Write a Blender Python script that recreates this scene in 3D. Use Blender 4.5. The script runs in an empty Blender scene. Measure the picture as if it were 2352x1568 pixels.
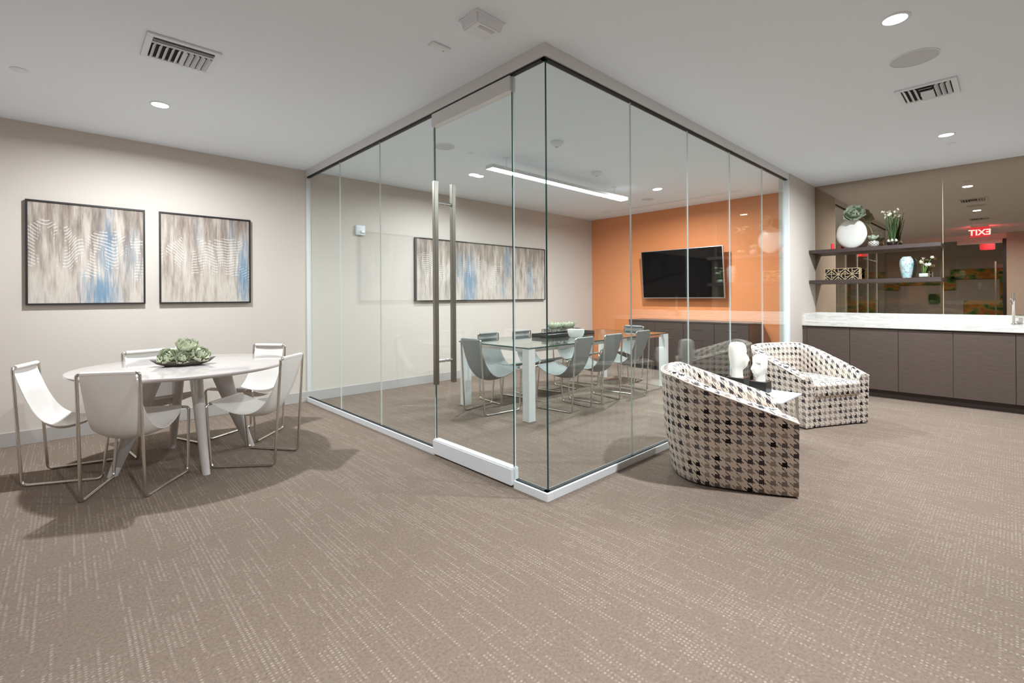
import bpy, bmesh, math, random
from mathutils import Vector, Matrix
random.seed(7)
PI = math.pi
sc = bpy.context.scene
COL = sc.collection

# ------------------------------------------------------------------ camera, world, exposure
YAW, ROLL, FPX, HY = 0.814, 0.0061, 1086.25, 682.34
cam_d = bpy.data.cameras.new('camera'); cam = bpy.data.objects.new('camera', cam_d); COL.objects.link(cam)
cam_d.sensor_width = 36.0; cam_d.lens = 36.0 * FPX / 2352.0
cam_d.shift_y = -(784.0 - HY) / 2352.0
cam_d.clip_start = 0.05
cam.matrix_world = (Matrix.Translation((0, 0, 1.2)) @ Matrix.Rotation(YAW - PI / 2, 4, 'Z')
                    @ Matrix.Rotation(PI / 2, 4, 'X') @ Matrix.Rotation(-ROLL, 4, 'Z'))
sc.camera = cam
world = bpy.data.worlds.new('world'); sc.world = world; world.use_nodes = True
world.node_tree.nodes['Background'].inputs[0].default_value = (0.8, 0.82, 0.85, 1)
world.node_tree.nodes['Background'].inputs[1].default_value = 0.0
sc.view_settings.view_transform = 'Standard'; sc.view_settings.look = 'None'
sc.view_settings.gamma = 1.0; sc.view_settings.use_curve_mapping = False
sc.view_settings.exposure = 1.08
DOWNLIGHT_W = 46.0
STRIP_EMIT = 35.0
LAMP_COL = (0.89, 0.955, 1.0)

# room constants (metres)
YW, YG, XG, XO, ZC = 5.65, 1.868, 2.039, 7.495, 2.689
XR, YR, XM = -1.5, -3.2, -3.2          # rear glass line, right-hand wall, corridor wall

# ------------------------------------------------------------------ helpers: nodes and materials
class G:
    def __init__(s, name):
        s.m = bpy.data.materials.new(name); s.m.use_nodes = True; s.t = s.m.node_tree
        for n in list(s.t.nodes): s.t.nodes.remove(n)
        s.out = s.t.nodes.new('ShaderNodeOutputMaterial')
    def n(s, typ, **kw):
        nd = s.t.nodes.new(typ)
        for k, v in kw.items():
            if k.startswith('i_'): s.put(nd.inputs[k[2:].replace('_', ' ')], v)
            else: setattr(nd, k, v)
        return nd
    def put(s, sock, v):
        if isinstance(v, bpy.types.NodeSocket): s.t.links.new(v, sock)
        elif isinstance(v, (tuple, list)):
            sock.default_value = tuple(v) + ((1.0,) if len(v) == 3 and len(sock.default_value) == 4 else ())
        else: sock.default_value = v
    def ma(s, op, a, b=0.0, c=None):
        nd = s.t.nodes.new('ShaderNodeMath'); nd.operation = op
        s.put(nd.inputs[0], a); s.put(nd.inputs[1], b)
        if c is not None: s.put(nd.inputs[2], c)
        return nd.outputs[0]
    def mix(s, f, a, b):
        nd = s.t.nodes.new('ShaderNodeMix'); nd.data_type = 'RGBA'
        s.put(nd.inputs[0], f); s.put(nd.inputs[6], a); s.put(nd.inputs[7], b)
        return nd.outputs[2]
    def ramp(s, f, stops, interp='LINEAR'):
        nd = s.t.nodes.new('ShaderNodeValToRGB'); s.put(nd.inputs[0], f)
        cr = nd.color_ramp; cr.interpolation = interp
        while len(cr.elements) < len(stops): cr.elements.new(0.5)
        for e, (p, c) in zip(cr.elements, stops): e.position = p; e.color = tuple(c) + (1.0,)
        return nd.outputs[0]
    def xyz(s, x, y, z=0.0):
        nd = s.t.nodes.new('ShaderNodeCombineXYZ')
        for i, v in enumerate((x, y, z)): s.put(nd.inputs[i], v)
        return nd.outputs[0]
    def sep(s, v):
        nd = s.t.nodes.new('ShaderNodeSeparateXYZ'); s.put(nd.inputs[0], v); return nd.outputs
    def noise(s, v, scale=5.0, detail=2.0, rough=0.5):
        nd = s.n('ShaderNodeTexNoise'); s.put(nd.inputs['Vector'], v)
        nd.inputs['Scale'].default_value = scale; nd.inputs['Detail'].default_value = detail
        nd.inputs['Roughness'].default_value = rough
        return nd.outputs[0]
    def white(s, v):
        nd = s.n('ShaderNodeTexWhiteNoise', noise_dimensions='3D'); s.put(nd.inputs['Vector'], v); return nd.outputs[0]
    def bsdf(s, **kw):
        nd = s.t.nodes.new('ShaderNodeBsdfPrincipled')
        for k, v in kw.items(): s.put(nd.inputs[k.replace('_', ' ')], v)
        s.t.links.new(nd.outputs[0], s.out.inputs[0]); return nd
    def bump(s, h, strength=0.3, dist=0.01):
        nd = s.n('ShaderNodeBump'); s.put(nd.inputs['Height'], h)
        nd.inputs['Strength'].default_value = strength; nd.inputs['Distance'].default_value = dist
        return nd.outputs[0]

def srgb(r, g, b):
    f = lambda c: (c / 255 / 12.92) if c / 255 <= 0.04045 else ((c / 255 + 0.055) / 1.055) ** 2.4
    return (f(r), f(g), f(b))

MAT = {}
def plain(key, col, rough=0.5, metal=0.0, spec=0.5, coat=0.0, nscale=0, namt=0.0):
    g = G(key); c = tuple(col)
    if nscale:
        tc = g.n('ShaderNodeTexCoord')
        f = g.noise(tc.outputs['Object'], nscale, 3.0)
        c = g.mix(f, [v * (1 - namt) for v in col], [min(1, v * (1 + namt)) for v in col])
    g.bsdf(Base_Color=c, Roughness=rough, Metallic=metal, Specular_IOR_Level=spec, Coat_Weight=coat)
    MAT[key] = g.m; return g.m

def emit(key, col, s):
    g = G(key); e = g.n('ShaderNodeEmission'); g.put(e.inputs[0], col); e.inputs[1].default_value = s
    g.t.links.new(e.outputs[0], g.out.inputs[0]); MAT[key] = g.m

def thin_glass(key, tint, f0=0.04, rough=0.0):
    g = G(key)
    geo = g.n('ShaderNodeNewGeometry')
    dt = g.n('ShaderNodeVectorMath', operation='DOT_PRODUCT')
    g.put(dt.inputs[0], geo.outputs['Incoming']); g.put(dt.inputs[1], geo.outputs['Normal'])
    c = g.ma('ABSOLUTE', dt.outputs['Value'])
    k = g.ma('POWER', g.ma('SUBTRACT', 1.0, c), 5.0)
    fr = g.ma('MULTIPLY_ADD', k, 1 - f0, f0)
    tr = g.n('ShaderNodeBsdfTransparent'); g.put(tr.inputs[0], tint)
    gl = g.n('ShaderNodeBsdfGlossy'); gl.inputs['Roughness'].default_value = rough
    g.put(gl.inputs[0], (0.95, 1.0, 0.98))
    mx = g.n('ShaderNodeMixShader'); g.put(mx.inputs[0], fr)
    g.t.links.new(tr.outputs[0], mx.inputs[1]); g.t.links.new(gl.outputs[0], mx.inputs[2])
    g.t.links.new(mx.outputs[0], g.out.inputs[0]); MAT[key] = g.m

# paints and plain finishes
plain('wall_paint', srgb(204, 194, 184), 0.75, spec=0.25, nscale=60, namt=0.01)
plain('ceiling_paint', srgb(238, 245, 252), 0.9, spec=0.1)
plain('bounce_white', srgb(240, 242, 244), 0.7, spec=0.2)  # brighter white for the unseen right wall, to bounce light into the room
plain('orange_paint', srgb(226, 142, 88), 0.6, spec=0.3, nscale=40, namt=0.02)
plain('corridor_paint', srgb(196, 186, 178), 0.7, spec=0.2)
plain('baseboard', srgb(176, 170, 166), 0.55)
plain('white_metal', srgb(222, 224, 226), 0.42, spec=0.5)
plain('alu', srgb(222, 221, 220), 0.45, metal=0.25)
plain('gasket', (0.006, 0.006, 0.006), 0.6)
plain('steel', srgb(214, 209, 202), 0.2, metal=1.0)
plain('brushed', srgb(150, 142, 132), 0.3, metal=1.0)
plain('white_gloss', srgb(200, 192, 189), 0.12, spec=0.5, coat=0.4)
plain('white_lacquer', srgb(240, 240, 238), 0.25)
plain('white_leather', srgb(230, 224, 218), 0.5, spec=0.35)
plain('grey_leather', srgb(128, 129, 126), 0.5, spec=0.4)
plain('black_frame', (0.012, 0.010, 0.009), 0.45)
plain('black_lacquer', (0.008, 0.008, 0.008), 0.25)
plain('dark', (0.02, 0.018, 0.016), 0.8)
plain('screen', (0.002, 0.002, 0.0025), 0.08, spec=0.16)
plain('silver_plastic', srgb(190, 188, 186), 0.35, metal=0.6)
plain('white_plastic', srgb(232, 237, 242), 0.5)
plain('speaker_mesh', srgb(204, 208, 211), 0.8)
plain('tray_stone', srgb(104, 94, 86), 0.55, nscale=30, namt=0.3)
plain('plaster', srgb(240, 234, 226), 0.5)
plain('white_ceramic', srgb(228, 228, 222), 0.3, nscale=14, namt=0.06)
plain('pebbles', (0.03, 0.012, 0.012), 0.3)
plain('red_finish', srgb(236, 60, 72), 0.4)
plain('stem_green', srgb(112, 140, 72), 0.5)
plain('stem_dark', srgb(78, 106, 62), 0.5)
plain('petal', srgb(240, 236, 214), 0.5)
plain('glass_joint', srgb(214, 220, 217), 0.15)
plain('glass_corner', srgb(22, 66, 62), 0.08)
plain('cream_fret', srgb(208, 184, 146), 0.4, metal=0.2)
emit('lens', (1.0, 0.97, 0.93), 14.0)
emit('strip_lens', (0.94, 0.985, 1.0), STRIP_EMIT)
emit('exit_letters', (1.0, 0.45, 0.48), 2.2)
g = G('exit_red')
g.bsdf(Base_Color=srgb(210, 40, 55), Roughness=0.3, Emission_Color=(1.0, 0.08, 0.12, 1), Emission_Strength=0.5); MAT['exit_red'] = g.m
thin_glass('pane_glass', (0.955, 0.979, 0.979))
thin_glass('table_glass', (0.925, 0.962, 0.95), f0=0.055)
thin_glass('vase_glass', (0.93, 0.95, 0.94), f0=0.06)

# frosted white glass
plain('frosted', srgb(214, 224, 220), 0.25)

# bronze mirror
g = G('bronze_mirror'); g.bsdf(Base_Color=(0.50, 0.405, 0.315), Metallic=1.0, Roughness=0.0); MAT['bronze_mirror'] = g.m

# carpet: taupe loop with runs of raised pale tufts
def carpet():
    g = G('carpet')
    geo = g.n('ShaderNodeNewGeometry'); x, y, z = g.sep(geo.outputs['Position'])
    px, py = 0.0165, 0.0135
    gx, gy = g.ma('DIVIDE', x, px), g.ma('DIVIDE', y, py)
    i, j = g.ma('FLOOR', gx), g.ma('FLOOR', gy)
    fx, fy = g.ma('SUBTRACT', g.ma('FRACT', gx), 0.5), g.ma('SUBTRACT', g.ma('FRACT', gy), 0.5)
    r2 = g.ma('ADD', g.ma('MULTIPLY', fx, fx), g.ma('MULTIPLY', fy, fy))
    dot = g.ma('SUBTRACT', 1.0, g.ma('SMOOTH_MIN', g.ma('MULTIPLY', r2, 5.5), 1.0, 0.2))
    dot = g.ma('MAXIMUM', dot, 0.0)
    # runs along Y: columns
    ri = g.white(g.xyz(i, 3.0, 1.0))
    seg = g.ma('FLOOR', g.ma('ADD', g.ma('DIVIDE', j, 22.0), g.ma('MULTIPLY', ri, 9.0)))
    clus = g.noise(g.xyz(g.ma('MULTIPLY', x, 1.0), g.ma('MULTIPLY', y, 0.5), 4.0), 5.5, 2.0)
    runy = g.ma('GREATER_THAN', g.ma('ADD', g.white(g.xyz(i, seg, 5.0)), g.ma('MULTIPLY', g.ma('SUBTRACT', clus, 0.5), 1.5)), 0.64)
    # shorter, weaker runs along X: rows
    rj = g.white(g.xyz(j, 11.0, 2.0))
    seg2 = g.ma('FLOOR', g.ma('ADD', g.ma('DIVIDE', i, 16.0), g.ma('MULTIPLY', rj, 9.0)))
    runx = g.ma('GREATER_THAN', g.ma('ADD', g.white(g.xyz(j, seg2, 9.0)), g.ma('MULTIPLY', g.ma('SUBTRACT', clus, 0.5), 1.2)), 0.86)
    jit = g.ma('MULTIPLY_ADD', g.white(g.xyz(i, j, 7.0)), 1.1, 0.15)
    tuft = g.ma('MULTIPLY', g.ma('MINIMUM', g.ma('MULTIPLY_ADD', runx, 0.6, runy), 1.0), g.ma('MULTIPLY', dot, jit))
    pile = g.noise(g.xyz(x, y, 0.0), 260.0, 2.0, 0.7)
    loop = g.noise(g.xyz(x, y, 2.0), 85.0, 3.0, 0.65)
    mid = g.noise(g.xyz(x, y, 0.0), 5.0, 3.0)
    tex = g.ma('ADD', g.ma('MULTIPLY', pile, 0.4), g.ma('MULTIPLY', g.ma('MULTIPLY_ADD', g.ma('SUBTRACT', loop, 0.5), 1.8, 0.5), 0.6))
    base = g.mix(tex, srgb(85, 72, 63), srgb(149, 132, 118))
    base = g.mix(g.ma('MULTIPLY', mid, 0.35), base, srgb(120, 106, 95))
    col = g.mix(g.ma('MULTIPLY', tuft, 0.36), base, srgb(198, 182, 167))
    h = g.ma('ADD', g.ma('MULTIPLY', tuft, 1.0), g.ma('MULTIPLY', tex, 0.5))
    g.bsdf(Base_Color=col, Roughness=0.95, Specular_IOR_Level=0.1, Normal=g.bump(h, 0.5, 0.006))
    MAT['carpet'] = g.m
carpet()

# houndstooth upholstery from UV
def houndstooth():
    g = G('houndstooth')
    uv = g.n('ShaderNodeTexCoord').outputs['UV']; u, v, _ = g.sep(uv)
    a = g.ma('LESS_THAN', g.ma('FRACT', u), 0.47); b = g.ma('LESS_THAN', g.ma('FRACT', v), 0.47)
    na, nb = g.ma('SUBTRACT', 1.0, a), g.ma('SUBTRACT', 1.0, b)
    t2 = g.ma('FRACT', g.ma('MULTIPLY', g.ma('SUBTRACT', u, v), 2.0))
    h1 = g.ma('LESS_THAN', t2, 0.30); h2 = g.ma('LESS_THAN', g.ma('ABSOLUTE', g.ma('SUBTRACT', t2, 0.65)), 0.15)
    ink = g.ma('ADD', g.ma('MULTIPLY', a, b), g.ma('ADD', g.ma('MULTIPLY', g.ma('MULTIPLY', a, nb), h1), g.ma('MULTIPLY', g.ma('MULTIPLY', na, b), h2)))
    rnd = g.white(g.xyz(g.ma('FLOOR', g.ma('ADD', u, 0.25)), g.ma('FLOOR', g.ma('ADD', v, 0.25)), 2.0))
    tone = g.ramp(rnd, [(0.0, srgb(30, 24, 24)), (0.11, srgb(70, 64, 66)), (0.40, srgb(106, 98, 98)),
                        (0.66, srgb(138, 128, 122)), (0.84, srgb(160, 146, 134))], 'CONSTANT')
    tc = g.n('ShaderNodeTexCoord').outputs['Object']
    weave = g.noise(tc, 220.0, 1.0)
    ground = g.mix(weave, srgb(214, 200, 186), srgb(236, 224, 212))
    col = g.mix(ink, ground, tone)
    g.bsdf(Base_Color=col, Roughness=0.85, Specular_IOR_Level=0.2, Normal=g.bump(weave, 0.15, 0.002))
    MAT['houndstooth'] = g.m
    plain('piping_cloth', srgb(226, 212, 200), 0.8, nscale=90, namt=0.15)
houndstooth()

# abstract painting
def painting(key, seed, blues, lines=30.0, aspect=1.0):
    g = G(key)
    uv = g.n('ShaderNodeTexCoord').outputs['UV']; u, v, _ = g.sep(uv)
    U = g.ma('MULTIPLY', u, aspect)
    st = g.noise(g.xyz(g.ma('MULTIPLY', U, 9.0), g.ma('MULTIPLY', v, 1.3), seed), 1.6, 6.0, 0.62)
    fine = g.noise(g.xyz(g.ma('MULTIPLY', U, 55.0), g.ma('MULTIPLY', v, 4.0), seed + 3), 1.2, 4.0, 0.6)
    s = g.ma('ADD', g.ma('MULTIPLY_ADD', g.ma('SUBTRACT', fine, 0.5), 0.30, st), g.ma('MULTIPLY', g.ma('SUBTRACT', 0.6, v), 0.22))
    base = g.ramp(s, [(0.22, srgb(104, 91, 82)), (0.40, srgb(146, 132, 121)), (0.53, srgb(174, 162, 151)), (0.68, srgb(196, 186, 175)), (0.88, srgb(164, 151, 140))])
    # blue passages at the photographed places
    bm_ = None
    for (bu, bv, ru, rv, amt) in blues:
        du = g.ma('DIVIDE', g.ma('SUBTRACT', u, bu), ru); dv = g.ma('DIVIDE', g.ma('SUBTRACT', v, bv), rv)
        r = g.ma('SQRT', g.ma('ADD', g.ma('MULTIPLY', du, du), g.ma('MULTIPLY', dv, dv)))
        m = g.ma('MULTIPLY', g.ma('MAXIMUM', g.ma('SUBTRACT', 1.05, g.ma('ADD', r, g.ma('MULTIPLY', g.ma('SUBTRACT', fine, 0.5), 2.4))), 0.0), amt)
        bm_ = m if bm_ is None else g.ma('MAXIMUM', bm_, m)
    col = g.mix(g.ma('MINIMUM', bm_, 0.9), base, g.mix(st, srgb(82, 112, 134), srgb(118, 152, 176)))
    # white comb strokes
    wob = g.noise(g.xyz(g.ma('MULTIPLY', U, 3.6), g.ma('MULTIPLY', v, 0.4), seed + 9), 1.0, 1.0)
    ph = g.ma('ADD', g.ma('MULTIPLY', v, lines), g.ma('MULTIPLY', wob, 16.0))
    ln = g.ma('GREATER_THAN', g.ma('SINE', g.ma('MULTIPLY', ph, 2 * PI)), 0.55)
    msk = g.noise(g.xyz(g.ma('MULTIPLY', U, 6.0), g.ma('MULTIPLY', v, 2.2), seed + 17), 1.0, 2.0)
    band = g.ma('LESS_THAN', g.ma('ABSOLUTE', g.ma('SUBTRACT', v, g.ma('MULTIPLY_ADD', wob, 0.5, 0.25))), 0.2)
    lm = g.ma('MULTIPLY', g.ma('MULTIPLY', ln, band), g.ma('GREATER_THAN', g.ma('ADD', msk, g.ma('MULTIPLY', g.ma('SUBTRACT', fine, 0.5), 0.5)), 0.5))
    col = g.mix(g.ma('MULTIPLY', lm, 0.42), col, srgb(232, 232, 226))
    g.bsdf(Base_Color=col, Roughness=0.6, Specular_IOR_Level=0.3, Normal=g.bump(g.ma('ADD', fine, lm), 0.15, 0.004))
    MAT[key] = g.m
painting('canvas_a', 1.7, [(0.66, 0.50, 0.10, 0.55, 0.75), (0.60, 0.12, 0.20, 0.28, 1.0), (0.88, 0.5, 0.1, 0.35, 0.35)])
painting('canvas_b', 6.1, [(0.92, 0.35, 0.10, 0.5, 1.0), (0.78, 0.85, 0.06, 0.3, 0.35), (0.4, 0.8, 0.06, 0.3, 0.2)])
painting('canvas_c', 12.3, [(0.36, 0.30, 0.07, 0.6, 1.0), (0.29, 0.55, 0.03, 0.4, 0.6), (0.66, 0.7, 0.04, 0.4, 0.8), (0.62, 0.2, 0.03, 0.3, 0.6), (0.86, 0.35, 0.04, 0.4, 0.8)], aspect=2.95)

# dark stained wood and veneer
def wood(key, c1, c2, rough, sx, sy, sz, spec=0.5):
    g = G(key); o = g.n('ShaderNodeTexCoord').outputs['Object']; x, y, z = g.sep(o)
    f = g.noise(g.xyz(g.ma('MULTIPLY', x, sx), g.ma('MULTIPLY', y, sy), g.ma('MULTIPLY', z, sz)), 3.0, 5.0, 0.6)
    g.bsdf(Base_Color=g.mix(f, c1, c2), Roughness=rough, Specular_IOR_Level=spec, Normal=g.bump(f, 0.05, 0.002))
    MAT[key] = g.m
wood('cabinet_veneer', srgb(72, 59, 54), srgb(100, 86, 79), 0.38, 3, 3, 24)
wood('shelf_wood', srgb(54, 42, 38), srgb(76, 62, 58), 0.45, 24, 3, 24)
wood('credenza_wood', srgb(44, 36, 32), srgb(84, 70, 62), 0.42, 6, 24, 1.2)

# marble
g = G('marble'); o = g.n('ShaderNodeTexCoord').outputs['Object']; x, y, z = g.sep(o)
w = g.noise(g.xyz(g.ma('MULTIPLY', x, 3.0), g.ma('MULTIPLY', y, 0.8), g.ma('MULTIPLY', z, 5.0)), 2.0, 4.0, 0.6)
vn = g.noise(g.xyz(g.ma('MULTIPLY', g.ma('ADD', x, w), 4.0), g.ma('ADD', y, g.ma('MULTIPLY', w, 0.5)), g.ma('MULTIPLY', z, 9.0)), 1.6, 5.0, 0.65)
vein = g.ma('SUBTRACT', 1.0, g.ma('MINIMUM', g.ma('MULTIPLY', g.ma('ABSOLUTE', g.ma('SUBTRACT', vn, 0.5)), 14.0), 1.0))
g.bsdf(Base_Color=g.mix(g.ma('MULTIPLY', vein, 0.55), srgb(226, 223, 218), srgb(176, 172, 166)), Roughness=0.18); MAT['marble'] = g.m

# leaves, moss, vases
def leafmat(key, c1, c2, c3):
    g = G(key); uv = g.n('ShaderNodeTexCoord').outputs['UV']; u, v, _ = g.sep(uv)
    rim = g.ma('POWER', g.ma('ABSOLUTE', g.ma('MULTIPLY', g.ma('SUBTRACT', u, 0.5), 2.0)), 4.0)
    c = g.mix(v, c1, c2); c = g.mix(rim, c, c3)
    g.bsdf(Base_Color=c, Roughness=0.55, Specular_IOR_Level=0.3); MAT[key] = g.m
leafmat('succulent', srgb(138, 152, 106), srgb(190, 198, 168), srgb(226, 228, 208))
leafmat('succulent_grey', srgb(120, 134, 112), srgb(176, 190, 166), srgb(206, 214, 194))
g = G('moss'); p = g.n('ShaderNodeNewGeometry').outputs['Position']; x, y, z = g.sep(p)
f = g.noise(g.xyz(x, g.ma('MULTIPLY', y, 1.0), g.ma('MULTIPLY', z, 1.6)), 2.4, 3.0, 0.5)
ff = g.noise(p, 60.0, 3.0)
c = g.ramp(f, [(0.36, srgb(44, 96, 36)), (0.43, srgb(118, 156, 80)), (0.49, srgb(226, 176, 92)), (0.56, srgb(230, 128, 56)), (0.62, srgb(126, 166, 88)), (0.72, srgb(52, 110, 44))])
g.bsdf(Base_Color=c, Roughness=0.95, Normal=g.bump(ff, 1.0, 0.03)); MAT['moss'] = g.m
g = G('blue_glaze'); o = g.n('ShaderNodeTexCoord').outputs['Object']
f = g.noise(o, 9.0, 3.0); f2 = g.noise(o, 14.0, 4.0, 0.7)
c = g.ramp(f, [(0.32, srgb(96, 176, 184)), (0.40, srgb(170, 198, 202)), (0.6, srgb(196, 206, 206))])
cr = g.ma('MULTIPLY', g.ma('LESS_THAN', g.ma('ABSOLUTE', g.ma('SUBTRACT', f2, 0.5)), 0.012), 0.8)
g.bsdf(Base_Color=g.mix(cr, c, srgb(40, 44, 50)), Roughness=0.15); MAT['blue_glaze'] = g.m
g = G('herringbone'); uv = g.n('ShaderNodeTexCoord').outputs['UV']; u, v, _ = g.sep(uv)
zz = g.ma('ABSOLUTE', g.ma('SUBTRACT', g.ma('FRACT', g.ma('MULTIPLY', u, 10.0)), 0.5))
st = g.ma('LESS_THAN', g.ma('FRACT', g.ma('ADD', g.ma('MULTIPLY', v, 7.0), g.ma('MULTIPLY', zz, 2.0))), 0.45)
g.bsdf(Base_Color=g.mix(st, srgb(226, 220, 214), srgb(92, 80, 80)), Roughness=0.3); MAT['herringbone'] = g.m

# ------------------------------------------------------------------ helpers: geometry
def link(o): COL.objects.link(o); return o
def from_bm(name, bm, mat, parent=None, smooth=False, loc=None):
    me = bpy.data.meshes.new(name); bm.normal_update(); bm.to_mesh(me); bm.free()
    for m in (mat if isinstance(mat, (list, tuple)) else [mat]): me.materials.append(MAT[m])
    if smooth:
        for p in me.polygons: p.use_smooth = True
        try: me.set_sharp_from_angle(angle=math.radians(smooth if smooth is not True else 40))
        except Exception: pass
    o = link(bpy.data.objects.new(name, me))
    if parent is not None: o.parent = parent
    if loc: o.location = loc
    return o
def thing(name, label, cat, loc=(0, 0, 0), rz=0.0, group=None, kind=None):
    o = link(bpy.data.objects.new(name, None)); o.location = loc; o.rotation_euler = (0, 0, rz)
    o.empty_display_size = 0.05
    return tag(o, label, cat, group, kind)
def tag(o, label, cat, group=None, kind=None):
    o['label'] = label; o['category'] = cat
    if group: o['group'] = group
    if kind: o['kind'] = kind
    return o
def copy_tree(o, parent=None):
    c = o.copy(); link(c); c.parent = parent
    for ch in o.children: copy_tree(ch, c)
    return c
def add_box(bm, x0, x1, y0, y1, z0, z1, M=None):
    vs = [bm.verts.new((x, y, z)) for z in (z0, z1) for y in (y0, y1) for x in (x0, x1)]
    if M is not None:
        for v in vs: v.co = M @ v.co
    fs = [(0, 2, 3, 1), (4, 5, 7, 6), (0, 1, 5, 4), (2, 6, 7, 3), (0, 4, 6, 2), (1, 3, 7, 5)]
    return [bm.faces.new([vs[i] for i in f]) for f in fs]
def box(name, b, mat, parent=None, bevel=0.0, seg=2, M=None):
    bm = bmesh.new(); add_box(bm, *b, M=M)
    if bevel: bmesh.ops.bevel(bm, geom=list(bm.edges), offset=bevel, segments=seg, affect='EDGES', profile=0.5)
    return from_bm(name, bm, mat, parent, smooth=30 if bevel else False)
def fillet(pts, r, n=6):
    pts = [Vector(p) for p in pts]; out = [pts[0]]
    for a, b, c in zip(pts, pts[1:], pts[2:]):
        d1, d2 = (a - b), (c - b); k = min(r, d1.length * 0.45, d2.length * 0.45)
        p, q = b + d1.normalized() * k, b + d2.normalized() * k
        for i in range(n + 1):
            t = i / n; out.append((1 - t) ** 2 * p + 2 * t * (1 - t) * b + t * t * q)
    out.append(pts[-1]); return out
def add_tube(bm, pts, r, n=10, cap=True):
    pts = [Vector(p) for p in pts]; rr = r if isinstance(r, (list, tuple)) else [r] * len(pts)
    rings = []; ref = None
    for i, p in enumerate(pts):
        t = (pts[min(i + 1, len(pts) - 1)] - pts[max(i - 1, 0)]).normalized()
        if ref is None:
            ref = Vector((0, 0, 1)) if abs(t.z) < 0.9 else Vector((1, 0, 0))
        a = (ref - t * ref.dot(t)).normalized(); b = t.cross(a); ref = a
        rings.append([bm.verts.new(p + rr[i] * (math.cos(2 * PI * k / n) * a + math.sin(2 * PI * k / n) * b)) for k in range(n)])
    for A, B in zip(rings, rings[1:]):
        for k in range(n): bm.faces.new((A[k], A[(k + 1) % n], B[(k + 1) % n], B[k]))
    if cap:
        bm.faces.new(list(reversed(rings[0]))); bm.faces.new(rings[-1])
def tube(name, pts, r, mat, parent=None, n=10):
    bm = bmesh.new(); add_tube(bm, pts, r, n); return from_bm(name, bm, mat, parent, smooth=60)
def lathe(name, prof, mat, parent=None, n=32, loc=None, sx=1.0, sy=1.0, uv=False, smooth=40):
    bm = bmesh.new(); ul = bm.loops.layers.uv.new('UVMap') if uv else None
    rings = []
    for (r, z) in prof:
        if r < 1e-6: rings.append([bm.verts.new((0, 0, z))])
        else: rings.append([bm.verts.new((r * sx * math.cos(2 * PI * k / n), r * sy * math.sin(2 * PI * k / n), z)) for k in range(n)])
    for ri, (A, B) in enumerate(zip(rings, rings[1:])):
        for k in range(n):
            k2 = (k + 1) % n
            if len(A) == 1 and len(B) == 1: continue
            if len(A) == 1: f = bm.faces.new((A[0], B[k2], B[k]))
            elif len(B) == 1: f = bm.faces.new((A[k], A[k2], B[0]))
            else: f = bm.faces.new((A[k], A[k2], B[k2], B[k]))
            if uv and len(f.loops) == 4:
                for lp, (uu, vv) in zip(f.loops, ((k, ri), (k + 1, ri), (k + 1, ri + 1), (k, ri + 1))):
                    lp[ul].uv = (uu / n, vv / (len(prof) - 1))
    return from_bm(name, bm, mat, parent, smooth=smooth, loc=loc)
def catmull(P, n):
    P = [Vector(p) for p in P]; out = []
    for s in range(n + 1):
        t = s / n * (len(P) - 1); i = min(int(t), len(P) - 2); f = t - i
        p0, p1, p2, p3 = P[max(i - 1, 0)], P[i], P[i + 1], P[min(i + 2, len(P) - 1)]
        out.append(0.5 * ((2 * p1) + (p2 - p0) * f + (2 * p0 - 5 * p1 + 4 * p2 - p3) * f * f + (3 * p1 - p0 - 3 * p2 + p3) * f ** 3))
    return out
def structure(o, label, cat): return tag(o, label, cat, kind='structure')

# ------------------------------------------------------------------ room shell
structure(box('floor', (XM - 0.1, XO + 0.1, YR - 0.1, YW + 0.1, -0.1, 0.0), 'carpet'), 'taupe loop-pile carpet with runs of raised pale tufts', 'floor')
structure(box('ceiling', (XM - 0.1, XO + 0.1, YR - 0.1, YW + 0.1, ZC, ZC + 0.1), 'ceiling_paint'), 'flat white painted plasterboard ceiling', 'ceiling')
structure(box('wall_left', (XM - 0.1, XO, YW, YW + 0.1, 0, ZC), 'wall_paint'), 'long warm off-white wall carrying the framed paintings', 'wall')
structure(box('wall_orange', (XO, XO + 0.1, 1.93, YW + 0.1, 0, ZC), 'orange_paint'), 'orange accent wall behind the television', 'wall')
structure(box('wall_mirrored', (XO + 0.012, XO + 0.1, YR - 0.1, 1.93, 0, ZC), 'wall_paint'), 'wall behind the bronze mirror and the counter', 'wall')
structure(box('wall_stub', (6.425, XO + 0.05, 1.862, 1.985, 0, ZC), 'wall_paint'), 'short off-white wall end between glass partition and mirror', 'wall')
structure(box('wall_right', (XM, XO + 0.1, YR - 0.1, YR, 0, ZC), 'bounce_white'), 'unseen wall opposite the glass conference room, made white to bounce light', 'wall')  # out of view; its white is set to bounce light onto the ceiling
structure(box('wall_rear', (XR - 0.1, XR, YR, 0.1, 0, ZC), 'wall_paint'), 'off-white wall beside the corridor glass door', 'wall')
structure(box('wall_rear_far', (XR - 0.1, XR, 3.3, YW, 0, ZC), 'wall_paint'), 'off-white wall between corridor glass and painting wall', 'wall')
structure(box('wall_corridor', (XM - 0.1, XM, YR, YW, 0, ZC), 'corridor_paint'), 'grey corridor wall carrying the moss artwork', 'wall')
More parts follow.
